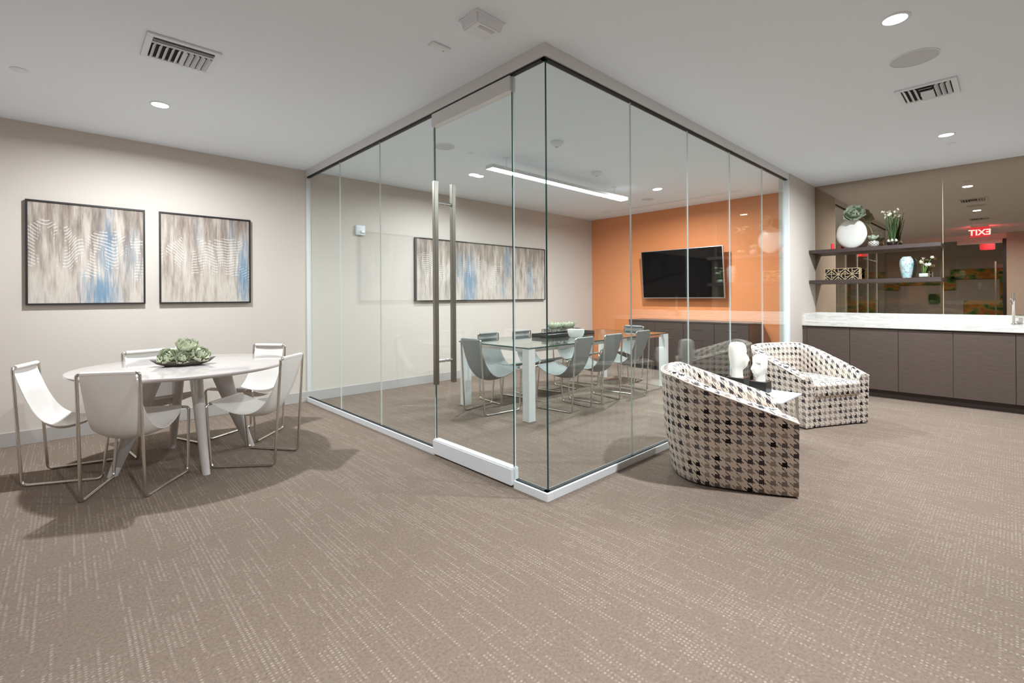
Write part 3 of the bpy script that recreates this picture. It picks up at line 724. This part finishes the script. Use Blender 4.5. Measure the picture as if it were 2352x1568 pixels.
# ------------------------------------------------------------------ conference table
CX0, CX1, CY0, CY1, CZ = 3.20, 5.88, 3.16, 4.26, 0.715
ct = thing('conference_table', 'rectangular glass-topped conference table with white slab legs', 'table', ((CX0 + CX1) / 2, (CY0 + CY1) / 2, 0))
hx, hy = (CX1 - CX0) / 2, (CY1 - CY0) / 2
bm = bmesh.new(); fs = add_box(bm, -hx, hx, -hy, hy, CZ - 0.012, CZ)
for k, f in enumerate(fs): f.material_index = 0 if k in (0, 1) else 1
from_bm('glass_top', bm, ['table_glass', 'glass_corner'], ct)
for sx in (-1, 1):
    for sy in (-1, 1):
        box('leg', (sx * hx - (0.09 if sx > 0 else 0) + (0.01 if sx < 0 else -0.01), sx * hx + (0.09 if sx < 0 else 0) + (0.01 if sx < 0 else -0.01),
                    sy * hy - (0.09 if sy > 0 else 0) - sy * 0.01, sy * hy + (0.09 if sy < 0 else 0) - sy * 0.01, 0, CZ - 0.012), 'white_lacquer', ct, bevel=0.003, seg=1)
for sy in (-1, 1): box('apron_rail', (-hx + 0.10, hx - 0.10, sy * (hy - 0.055) - 0.012, sy * (hy - 0.055) + 0.012, CZ - 0.05, CZ - 0.0125), 'steel', ct)
for sx in (-1, 1): box('apron_rail', (sx * (hx - 0.055) - 0.012, sx * (hx - 0.055) + 0.012, -hy + 0.1, hy - 0.1, CZ - 0.05, CZ - 0.0125), 'steel', ct)
# centrepiece tray
ty = thing('display_tray', 'long black rectangular tray in the middle of the conference table', 'tray', (4.55, 3.87, CZ))
box('tray_base', (-0.44, 0.44, -0.14, 0.14, 0, 0.012), 'black_lacquer', ty)
for b in ((-0.44, 0.44, -0.14, -0.128), (-0.44, 0.44, 0.128, 0.14), (-0.44, -0.428, -0.128, 0.128), (0.428, 0.44, -0.128, 0.128)):
    box('tray_side', (*b, 0.0, 0.045), 'black_lacquer', ty, bevel=0.002, seg=1)
wb = thing('wire_basket', 'dark wire basket standing on the black tray', 'basket', (4.50, 3.87, CZ + 0.012))
W2, D2, HB = 0.25, 0.10, 0.075
for z in (0.004, 0.03, 0.057, HB):
    tube('hoop', [(-W2, -D2, z), (W2, -D2, z), (W2, D2, z), (-W2, D2, z), (-W2, -D2, z)], 0.003, 'black_frame', wb, n=6)
for k in range(9):
    x = -W2 + k * 2 * W2 / 8
    for y in (-D2, D2): tube('wire', [(x, y, 0.002), (x, y, HB)], 0.0025, 'black_frame', wb, n=6)
for k in range(1, 5):
    y = -D2 + k * 2 * D2 / 5
    for x in (-W2, W2): tube('wire', [(x, y, 0.002), (x, y, HB)], 0.0025, 'black_frame', wb, n=6)
for k, (dx, dy) in enumerate(((-0.18, -0.02), (-0.06, 0.02), (0.06, -0.02), (0.18, 0.01))):
    rosette((4.50 + dx, 3.87 + dy, CZ + 0.012 + 0.07), 0.088, 'pale green succulent in the wire basket, ' + ('nearest the glass door', 'second from the glass door', 'third from the glass door', 'nearest the orange wall')[k], layers=((8, 0.2, 1.0), (6, 0.7, 0.8), (4, 1.1, 0.55)), group='succulents in the wire basket', seed=20 + k)
bw = lathe('ceramic_bowl', [(0.0, 0.0), (0.065, 0.0), (0.088, 0.02), (0.1, 0.06), (0.1, 0.095), (0.095, 0.095), (0.094, 0.06), (0.08, 0.028), (0.0, 0.018)], 'white_ceramic', n=40, loc=(4.45, 3.60, CZ))
tag(bw, 'white ceramic bowl on the glass table in front of the black tray', 'bowl')

# ------------------------------------------------------------------ television and credenza
tv = thing('television', 'large black wall-mounted television on the orange wall', 'television', (XO, 3.74, 1.57))
TVM = Matrix.Translation((-0.15, 0, 0.0)) @ Matrix.Rotation(math.radians(-5.0), 4, 'Y')
def tvbox(nm, b, mat, **k):
    o = box(nm, b, mat, tv, **k); o.matrix_local = TVM; return o
tvbox('bezel', (-0.018, 0.018, -0.705, 0.705, -0.405, 0.405), 'silver_plastic', bevel=0.004)
tvbox('screen', (-0.0205, -0.015, -0.695, 0.695, -0.390, 0.397), 'screen')
tvbox('rear_housing', (0.016, 0.05, -0.45, 0.45, -0.28, 0.2), 'dark', bevel=0.01)
box('wall_bracket', (-0.12, 0.0, -0.2, 0.2, -0.15, 0.15), 'dark', tv)
cr_ = thing('credenza', 'long low dark wood credenza under the television', 'cabinet', (6.978, 3.49, 0))
cl = XO - 7.0
box('carcass', (0.02, cl, -0.94, 1.0, 0.06, 0.785), 'credenza_wood', cr_)
box('top_panel', (0.0, cl, -0.945, 1.005, 0.785, 0.812), 'credenza_wood', cr_, bevel=0.002, seg=1)
box('plinth', (0.06, cl, -0.92, 0.98, 0.0, 0.06), 'dark', cr_)
for k in range(4):
    y0 = -0.94 + k * 0.485
    d_ = box('door', (0.0, 0.02, y0 + 0.003, y0 + 0.482, 0.065, 0.78), 'credenza_wood', cr_, bevel=0.0015, seg=1)
    for zz in (0.69, 0.53):
        box('pull', (-0.006, 0.0, y0 + 0.16, y0 + 0.33, zz, zz + 0.008), 'brushed', d_)

# ------------------------------------------------------------------ counter wall: cabinets, worktop, mirror, shelves
XF = 6.90
for i, (ya, yb) in enumerate(((1.358, 1.811), (0.899, 1.358), (0.440, 0.899), (-0.02, 0.440), (-0.48, -0.02), (-0.94, -0.48))):
    names = ('base cabinet against the short wall end, with a dark veneer door', 'base cabinet with dark veneer door, second from the short wall end',
             'base cabinet with dark veneer door, third from the short wall end', 'base cabinet with dark veneer door left of the faucet',
             'base cabinet with dark veneer door under the faucet', 'base cabinet with dark veneer door farthest from the short wall end')
    c = thing('base_cabinet', 'dark brown ' + names[i], 'cabinet', (XF, (ya + yb) / 2, 0), group='base cabinets under the marble worktop')
    w = (yb - ya) / 2
    box('carcass', (0.022, XO - XF + 0.01, -w, w, 0.09, 0.815), 'cabinet_veneer', c)
    box('door', (0.0, 0.02, -w + 0.002, w - 0.002, 0.095, 0.797), 'cabinet_veneer', c, bevel=0.0015, seg=1)
    box('toe_kick', (0.075, 0.095, -w, w, 0.0, 0.09), 'shelf_wood', c)
fl = box('filler_panel', (XF + 0.004, XO, 1.811, 1.8625, 0.0, 0.815), 'cabinet_veneer'); tag(fl, 'narrow dark brown filler strip between cabinets and short wall end', 'panel')
wt = thing('worktop', 'white veined marble worktop with upstand', 'worktop', (XF - 0.02, 0.4, 0.815))
box('slab', (0.0, XO - XF + 0.02, -1.36, 1.4625, 0.0, 0.062), 'marble', wt, bevel=0.002, seg=1)
box('upstand', (XO - XF - 0.005, XO - XF + 0.02, -1.36, 1.4625, 0.061, 0.155), 'marble', wt, bevel=0.001, seg=1)
box('side_upstand', (0.004, XO - XF - 0.005, 1.440, 1.4625, 0.061, 0.155), 'marble', wt, bevel=0.001, seg=1)
for i, (ya, yb) in enumerate(((0.563, 1.8615), (-1.0, 0.557))):
    o = box('wall_mirror', (XO, XO + 0.012, ya, yb, 0.968, ZC), 'bronze_mirror')
    tag(o, ('bronze tinted wall mirror panel behind the shelves', 'bronze tinted wall mirror panel behind the faucet')[i], 'mirror')
o = box('mirror_joint', (XO - 0.0005, XO + 0.010, 0.5575, 0.5625, 0.968, ZC), 'cream_fret'); tag(o, 'thin pale vertical joint strip between the bronze mirror panels', 'trim')
SH = []
for (z0, z1, lb) in ((1.752, 1.797, 'upper'), (1.353, 1.400, 'lower')):
    o = box('floating_shelf', (7.2, XO + 0.0005, 0.555, 1.8625, z0, z1), 'shelf_wood', bevel=0.001, seg=1)
    tag(o, lb + ' dark brown floating shelf on the bronze mirror', 'shelf')

# faucet
fa = thing('faucet', 'slim chrome faucet standing on the marble worktop', 'faucet', (7.30, -0.005, 0.877))
lathe('column', [(0.0, 0.0), (0.024, 0.0), (0.024, 0.008), (0.013, 0.014), (0.013, 0.24), (0.016, 0.245), (0.016, 0.275), (0.011, 0.28), (0.011, 0.335), (0.0, 0.337)], 'steel', fa, n=24)
tube('spout', fillet([(0, 0, 0.085), (0, -0.16, 0.085), (0, -0.16, 0.055)], 0.03), 0.010, 'steel', fa)
tube('lever', [(0, 0.0, 0.262), (-0.045, 0.02, 0.272)], 0.005, 'steel', fa)
lathe('side_knob', [(0.0, -0.016), (0.014, -0.014), (0.014, 0.014), (0.0, 0.016)], 'steel', fa, n=16, loc=(-0.012, 0.018, 0.225))

# shelf objects
ST, SB = 1.797, 1.400
mv = thing('moon_vase', 'large round flat white moon vase on the upper shelf', 'vase', (7.335, 1.418, ST))
bm = bmesh.new(); rings = []
NS = 18
for i in range(NS + 1):
    a = -PI / 2 + PI * i / NS; z = 0.19 + 0.19 * math.sin(a); w = 0.165 * math.cos(a); d = 0.05 * max(0.0, math.cos(a)) ** 0.55
    if i == 0: w, d = 0.05, 0.022
    if i == NS: w, d = 0.04, 0.022
    rings.append([bm.verts.new((d * math.cos(2 * PI * k / 36), w * math.sin(2 * PI * k / 36) * (1 + 0.012 * math.sin(k * 2.1 + i)), z)) for k in range(36)])
for A, B in zip(rings, rings[1:]):
    for k in range(36): bm.faces.new((A[k], A[(k + 1) % 36], B[(k + 1) % 36], B[k]))
bm.faces.new(list(reversed(rings[0]))); bm.faces.new(rings[-1])
from_bm('body', bm, 'white_ceramic', mv, smooth=50)
lathe('neck', [(0.04, 0.365), (0.040, 0.383), (0.034, 0.383), (0.034, 0.37)], 'white_ceramic', mv, n=24, sx=0.6)
rosette((7.30, 1.375, ST + 0.402), 0.128, 'big grey-green succulent head in the mouth of the moon vase', 's', tilt=(0.15, -1.05), seed=41, layers=((9, 0.1, 1.0), (8, 0.5, 0.85), (6, 0.9, 0.66), (5, 1.2, 0.46)))
sb = thing('patterned_bowl', 'small herringbone patterned bowl on the upper shelf', 'bowl', (7.33, 1.19, ST))
lathe('bowl', [(0.0, 0.0), (0.03, 0.0), (0.052, 0.02), (0.058, 0.045), (0.05, 0.072), (0.044, 0.072), (0.05, 0.045), (0.03, 0.012), (0.0, 0.01)], 'herringbone', sb, n=32, uv=True)
rosette((7.33, 1.19, ST + 0.082), 0.07, 'small grey-green succulent in the patterned bowl', 's', seed=42, tilt=(0, -0.3), layers=((8, 0.3, 1.0), (6, 0.8, 0.8), (4, 1.2, 0.5)))
rc_ = lathe('cylinder', [(0.0, 0.0), (0.02, 0.0), (0.021, 0.004), (0.02, 0.068), (0.015, 0.072), (0.0, 0.068)], 'red_finish', n=24, loc=(7.235, 1.60, ST)); tag(rc_, 'small red candle beside the moon vase', 'cylinder')  # plain red upright cylinder

def flower_mesh():
    bm = bmesh.new()
    for k in range(6):
        a = 2 * PI * k / 6; M = Matrix.Rotation(a, 4, 'Z') @ Matrix.Rotation(-0.35, 4, 'Y')
        vs = [bm.verts.new(M @ Vector(p)) for p in ((0.1, 0, 0), (0.5, 0.3, 0.05), (1.0, 0, 0.1), (0.5, -0.3, 0.05))]
        bm.faces.new(vs)
    add_tube(bm, [(0, 0, -0.15), (0, 0, 0.3)], [0.12, 0.22], 8)
    me = bpy.data.meshes.new('flower'); bm.to_mesh(me); bm.free(); me.materials.append(MAT['petal']); return me
FLOWER = flower_mesh()
def flowers(root, n, base_r, top_r, h0, h1, mat, fsz, seed, n_leaf, leaf_h, lw=0.005, z0=0.0, lean=(0, 0)):
    rnd = random.Random(seed)
    for k in range(n):
        a = rnd.uniform(0, 2 * PI); r0, r1 = base_r * rnd.random() ** 0.5, top_r * rnd.uniform(0.2, 1.0)
        p0 = Vector((r0 * math.cos(a), r0 * math.sin(a), z0)); p2 = Vector((r1 * math.cos(a) + lean[0], r1 * math.sin(a) + lean[1], rnd.uniform(h0, h1)))
        p1 = p0.lerp(p2, 0.5) + Vector((0, 0, 0.02))
        tube('stem', catmull([p0, p1, p2], 6), 0.0028, mat, root, n=6)
        for q in range(rnd.choice((1, 2, 2))):
            o = link(bpy.data.objects.new('flower', FLOWER)); o.parent = root
            o.location = p2 + Vector((rnd.uniform(-0.008, 0.008), rnd.uniform(-0.008, 0.008), rnd.uniform(-0.01, 0.006)))
            o.rotation_euler = (rnd.uniform(-1.2, 1.2), rnd.uniform(-1.4, 0.2), rnd.uniform(0, 6)); o.scale = (fsz,) * 3
    for k in range(n_leaf):
        a = rnd.uniform(0, 2 * PI); r0, r1 = base_r * rnd.random(), top_r * rnd.uniform(0.3, 0.95); hh = leaf_h * rnd.uniform(0.7, 1.05)
        bm = bmesh.new(); prev = None; side = Vector((-math.sin(a), math.cos(a), 0))
        for i in range(7):
            t = i / 6; rr = r0 + (r1 - r0) * t ** 1.5
            p = Vector((rr * math.cos(a), rr * math.sin(a), z0 + (hh - z0) * t)); w = lw * (1 - t ** 3) + 0.0008
            cur = (bm.verts.new(p - side * w), bm.verts.new(p + side * w))
            if prev: bm.faces.new((prev[0], prev[1], cur[1], cur[0]))
            prev = cur
        bmesh.ops.solidify(bm, geom=list(bm.faces), thickness=0.0015)
        from_bm('blade', bm, mat, root)
pv = thing('flower_vase', 'glass bowl of tall white paperwhites on the upper shelf', 'flowers', (7.33, 1.005, ST))
lathe('glass_bowl', [(0.0, 0.004), (0.045, 0.004), (0.062, 0.03), (0.064, 0.075), (0.062, 0.075), (0.060, 0.03), (0.042, 0.008), (0.0, 0.008)], 'vase_glass', pv, n=32)
lathe('foot', [(0.0, 0.0), (0.04, 0.0), (0.044, 0.005), (0.0, 0.006)], 'vase_glass', pv, n=24)
lathe('pebble_fill', [(0.0, 0.009), (0.04, 0.010), (0.056, 0.03), (0.057, 0.045), (0.03, 0.052), (0.0, 0.05)], 'pebbles', pv, n=24)
for k in range(4):
    a = k * 1.6; lathe('bulb', [(0.0, -0.016), (0.014, -0.008), (0.016, 0.004), (0.006, 0.02), (0.0, 0.024)], 'petal', pv, n=12, loc=(0.03 * math.cos(a), 0.035 * math.sin(a), 0.062))
flowers(pv, 15, 0.03, 0.095, 0.33, 0.43, 'stem_dark', 0.021, 5, 22, 0.36, z0=0.06)
gb = thing('fretwork_box', 'black box with cream geometric fretwork on the lower shelf', 'box', (7.33, 1.512, SB))
BX, BY, BZ = 0.06, 0.185, 0.145
box('body', (-BX + 0.004, BX - 0.004, -BY + 0.004, BY - 0.004, 0.0, BZ - 0.003), 'black_lacquer', gb)
bm = bmesh.new()
def strip(p, q, nrm, w=0.0030):
    p, q, nrm = Vector(p), Vector(q), Vector(nrm); d = (q - p).normalized(); s = d.cross(nrm) * w
    vs = [p - s, p + s, q + s, q - s]
    a = [bm.verts.new(v) for v in vs]; b = [bm.verts.new(v + nrm * 0.004) for v in vs]
    bm.faces.new(b)
    for k in range(4): bm.faces.new((a[k], a[(k + 1) % 4], b[(k + 1) % 4], b[k]))
rnd = random.Random(3)
def fret(o, ex_, n, m, L, H, nrm):
    o, ex_ = Vector(o), Vector(ex_); P = lambda i, j: o + ex_ * (L * i / n) + Vector((0, 0, H * j / m))
    for i in range(n):
        for j in range(m):
            a, b, c, d = P(i, j), P(i + 1, j), P(i + 1, j + 1), P(i, j + 1); mid = (a + c) / 2
            k = rnd.random()
            if (i + j) % 2: strip(a, c, nrm); strip((a + b) / 2, (b + c) / 2, nrm)
            else: strip(b, d, nrm); strip((a + b) / 2, (a + d) / 2, nrm)
            if k > 0.4: strip(mid, (c + d) / 2, nrm)
            else: strip(mid, (a + d) / 2, nrm)
    for i in range(n + 1): strip(P(i, 0), P(i, m), nrm, 0.0026)
    for j in range(m + 1): strip(P(0, j), P(n, j), nrm, 0.0026)
fret((-BX, BY, 0), (0, -1, 0), 5, 2, 2 * BY, BZ, (-1, 0, 0)); fret((BX, BY, 0), (0, -1, 0), 5, 2, 2 * BY, BZ, (1, 0, 0))
fret((-BX, -BY, 0), (1, 0, 0), 2, 2, 2 * BX, BZ, (0, -1, 0)); fret((-BX, BY, 0), (1, 0, 0), 2, 2, 2 * BX, BZ, (0, 1, 0))
bmesh.ops.recalc_face_normals(bm, faces=list(bm.faces))
from_bm('fretwork', bm, 'cream_fret', gb)
bv = lathe('ceramic_vase', [(0.0, 0.0), (0.044, 0.0), (0.05, 0.03), (0.066, 0.14), (0.068, 0.19), (0.06, 0.228), (0.044, 0.246), (0.046, 0.256), (0.040, 0.256), (0.038, 0.244), (0.055, 0.2), (0.03, 0.02), (0.0, 0.02)], 'blue_glaze', n=40, loc=(7.33, 0.872, SB))
tag(bv, 'pale blue marbled ceramic vase on the lower shelf', 'vase')
pp = thing('flower_pot', 'small clear square glass pot of short white flowers on lower shelf', 'flowers', (7.32, 0.715, SB))
bm = bmesh.new()
for b in ((-0.045, 0.045, -0.048, -0.043), (-0.045, 0.045, 0.043, 0.048), (-0.045, -0.040, -0.043, 0.043), (0.040, 0.045, -0.043, 0.043)): add_box(bm, *b, 0.0, 0.078)
add_box(bm, -0.04, 0.04, -0.043, 0.043, 0.0, 0.006)
from_bm('glass_pot', bm, 'vase_glass', pp)
box('gel_fill', (-0.0385, 0.0385, -0.0415, 0.0415, 0.007, 0.05), 'white_ceramic', pp, bevel=0.008)
flowers(pp, 9, 0.02, 0.075, 0.13, 0.235, 'stem_green', 0.024, 9, 12, 0.15, z0=0.045, lw=0.004)

# ------------------------------------------------------------------ armchairs
TOOTH = 0.058
def make_armchair():
    t = thing('armchair', 'x', 'armchair')
    hwid = 0.38; out = []
    for k in range(9):
        f = k / 8; out.append((0.362 + 0.018 * math.sin(f * PI / 2), 0.335 - 0.415 * f))
    for k in range(1, 32):
        a = PI * k / 32; c, s = math.cos(a), math.sin(a)
        out.append((hwid * math.copysign(abs(c) ** 0.82, c), -0.08 - 0.32 * s ** 0.82))
    out += [(-x, y) for x, y in reversed(out[:9])]
    P = [Vector((x, y, 0)) for x, y in out]; n = len(P)
    def top(y): return 0.462 + 0.235 * max(0.0, min(1.0, (0.335 - y) / 0.66)) ** 0.96
    bm = bmesh.new(); ul = bm.loops.layers.uv.new('UVMap'); grid = []; info = {}; u = 0.0; edge = []
    for i, p in enumerate(P):
        if i: u += (p - P[i - 1]).length
        tg = (P[min(i + 1, n - 1)] - P[max(i - 1, 0)]).normalized(); nr = Vector((tg.y, -tg.x, 0))
        if nr.dot(Vector((0, 0.05, 0)) - p) < 0: nr = -nr
        zt = top(p.y); back = max(0.0, min(1.0, (0.2 - p.y) / 0.5))
        ib = 0.012 + 0.05 * back
        prof = [(ib + 0.006, 0.010), (ib, 0.022), (ib * 0.62, 0.16), (ib * 0.25, 0.30), (0.0, zt - 0.09), (-0.004, zt - 0.035), (0.0, zt - 0.012), (0.022, zt + 0.002), (0.052, zt + 0.004), (0.084, zt - 0.004), (0.100, zt - 0.026), (0.106, zt - 0.08), (0.112, 0.34), (0.112, 0.010)]
        row = []; vv = 0.0; lastp = None
        for (o, z) in prof:
            q = p + nr * o + Vector((0, 0, z))
            if lastp is not None: vv += math.hypot(o - lastp[0], z - lastp[1])
            lastp = (o, z); v = bm.verts.new(q); row.append(v); info[v] = (u / TOOTH, vv / TOOTH)
        edge.append(p + nr * (-0.003) + Vector((0, 0, zt - 0.016))); grid.append(row)
    m = len(grid[0])
    for i in range(n - 1):
        for j in range(m - 1):
            f = bm.faces.new((grid[i][j], grid[i][j + 1], grid[i + 1][j + 1], grid[i + 1][j]))
            for lp_ in f.loops: lp_[ul].uv = info[lp_.vert]
    for row in (grid[0], grid[-1]):
        f = bm.faces.new(row)
        for lp_ in f.loops: lp_[ul].uv = (lp_.vert.co.x / TOOTH, lp_.vert.co.z / TOOTH)
    bmesh.ops.recalc_face_normals(bm, faces=list(bm.faces))
    from_bm('shell', bm, 'houndstooth', t, smooth=50)
    bm = bmesh.new(); add_tube(bm, edge, 0.0055, 8); from_bm('piping', bm, 'piping_cloth', t, smooth=60)
    # inner seat outline
    def slab(nm, z0, z1, front, inset, bev):
        pts = []
        for i, p in enumerate(P):
            tg = (P[min(i + 1, n - 1)] - P[max(i - 1, 0)]).normalized(); nr = Vector((tg.y, -tg.x, 0))
            if nr.dot(Vector((0, 0.05, 0)) - p) < 0: nr = -nr
            q = p + nr * inset
            if i % 2 == 0 or i in (0, n - 1): pts.append(q)
        pts[0].y = front; pts[-1].y = front
        pts = [q for k, q in enumerate(pts) if k in (0, len(pts) - 1) or q.y < front - 0.02]
        b2 = bmesh.new(); u2 = b2.loops.layers.uv.new('UVMap')
        lo = [b2.verts.new((q.x, q.y, z0)) for q in pts]; hi = [b2.verts.new((q.x, q.y, z1)) for q in pts]
        b2.faces.new(list(reversed(lo))); b2.faces.new(hi)
        for k in range(len(pts)): b2.faces.new((lo[k], lo[(k + 1) % len(pts)], hi[(k + 1) % len(pts)], hi[k]))
        bmesh.ops.recalc_face_normals(b2, faces=list(b2.faces))
        if bev:
            es = [e for e in b2.edges if abs(e.verts[0].co.z - e.verts[1].co.z) < 1e-6]
            bmesh.ops.bevel(b2, geom=es, offset=bev, segments=4, affect='EDGES', profile=0.6)
        b2.normal_update()
        for f in b2.faces:
            nn = f.normal
            for lp_ in f.loops:
                c = lp_.vert.co
                lp_[u2].uv = ((c.x / TOOTH, c.y / TOOTH) if abs(nn.z) > 0.7 else ((c.x / TOOTH, c.z / TOOTH) if abs(nn.y) > abs(nn.x) else (c.y / TOOTH, c.z / TOOTH)))
        return from_bm(nm, b2, 'houndstooth', t, smooth=50)
    slab('seat_base', 0.010, 0.285, 0.325, 0.108, 0.006)
    slab('seat_cushion', 0.275, 0.405, 0.345, 0.116, 0.035)
    lathe('swivel_base', [(0.0, 0.0), (0.25, 0.0), (0.26, 0.004), (0.26, 0.012), (0.0, 0.014)], 'dark', t, n=40, loc=(0, -0.03, 0))
    return t
arm = make_armchair()
arm.scale = (1.06, 1.06, 1.0); arm.location = (3.305, 1.355, 0); arm.rotation_euler = (0, 0, math.atan2(-0.89, 0.46) - PI / 2)
tag(arm, 'houndstooth barrel armchair turned away, its rounded back by the glass', 'armchair', 'houndstooth armchairs by the glass side')
arm2 = copy_tree(arm); arm2.location = (5.295, 1.420, 0); arm2.rotation_euler = (0, 0, math.atan2(-0.89, -0.46) - PI / 2)
tag(arm2, 'houndstooth barrel armchair with its seat cushion facing the room, beside cabinets', 'armchair', 'houndstooth armchairs by the glass side')

# side table, blocks and heads
sx0, sx1, sy0, sy1, sz = 3.87, 4.372, 1.185, 1.80, 0.40
st_ = thing('side_table', 'low square side table with pale glass top between the armchairs', 'table', ((sx0 + sx1) / 2, (sy0 + sy1) / 2, 0))
ax_, ay_ = (sx1 - sx0) / 2, (sy1 - sy0) / 2
box('glass_top', (-ax_, ax_, -ay_, ay_, sz - 0.012, sz), 'frosted', st_, bevel=0.002, seg=1)
for a in (-1, 1):
    for b in (-1, 1): tube('leg', [(a * (ax_ - 0.03), b * (ay_ - 0.03), 0), (a * (ax_ - 0.03), b * (ay_ - 0.03), sz - 0.011)], 0.012, 'steel', st_)
box('lower_shelf', (-ax_ + 0.03, ax_ - 0.03, -ay_ + 0.03, ay_ - 0.03, 0.14, 0.15), 'frosted', st_)
def head(x, y, rz, h, w, labels, bw, bh):
    b = box('display_block', (x - bw / 2, x + bw / 2, y - bw / 2, y + bw / 2, sz, sz + bh), 'black_lacquer', bevel=0.002, seg=1); tag(b, labels[0], 'block')
    secs = [(0.0, 0.30, 0.30, 0.32), (0.06, 0.27, 0.27, 0.30), (0.2, 0.26, 0.27, 0.30), (0.27, 0.28, 0.40, 0.32), (0.31, 0.31, 0.50, 0.34), (0.38, 0.36, 0.50, 0.37), (0.46, 0.39, 0.52, 0.40), (0.55, 0.41, 0.50, 0.42),
            (0.66, 0.42, 0.46, 0.44), (0.72, 0.42, 0.49, 0.44), (0.80, 0.42, 0.47, 0.44), (0.90, 0.40, 0.42, 0.42), (0.96, 0.34, 0.34, 0.36), (0.99, 0.24, 0.24, 0.26), (1.0, 0.10, 0.10, 0.12)]
    bm = bmesh.new(); N = 32; rings = []
    for (f, hx_, fy, by) in secs:
        ring = []
        for k in range(N):
            a = 2 * PI * k / N; c, s = math.cos(a), math.sin(a)
            X_ = hx_ * math.copysign(abs(c) ** 0.75, c); Y_ = (fy if s > 0 else by) * math.copysign(abs(s) ** 0.75, s)
            ad = abs(math.atan2(c, s))     # angle from the face direction
            if 0.40 < f < 0.74 and ad < 0.42: Y_ += 0.30 * (1 - ad / 0.42) * (1 if f < 0.5 else (0.74 - f) / 0.26 + 0.15)
            if 0.60 < f < 0.71 and 0.3 < ad < 0.9: Y_ -= 0.14
            if 0.33 < f < 0.40 and ad < 0.5: Y_ += 0.09
            if 0.26 < f < 0.32 and ad < 0.6: Y_ += 0.06
            if 0.44 < f < 0.68 and 1.35 < ad < 1.8: X_ *= 1.13
            ring.append(bm.verts.new((X_ * w, Y_ * w, f * h)))
        rings.append(ring)
    for A, B in zip(rings, rings[1:]):
        for k in range(N): bm.faces.new((A[k], A[(k + 1) % N], B[(k + 1) % N], B[k]))
    bm.faces.new(list(reversed(rings[0]))); bm.faces.new(rings[-1])
    o = from_bm('head_sculpture', bm, 'plaster', smooth=28, loc=(x, y, sz + bh)); o.rotation_euler = (0, 0, rz); tag(o, labels[1], 'sculpture')
head(4.285, 1.662, math.radians(-122), 0.305, 0.150, ('low black block on side table under the taller head', 'taller white plaster head sculpture on black block'), 0.155, 0.09)
head(4.20, 1.445, math.radians(62), 0.22, 0.118, ('low black block on side table under the shorter head', 'shorter white plaster head sculpture on black block'), 0.13, 0.092)
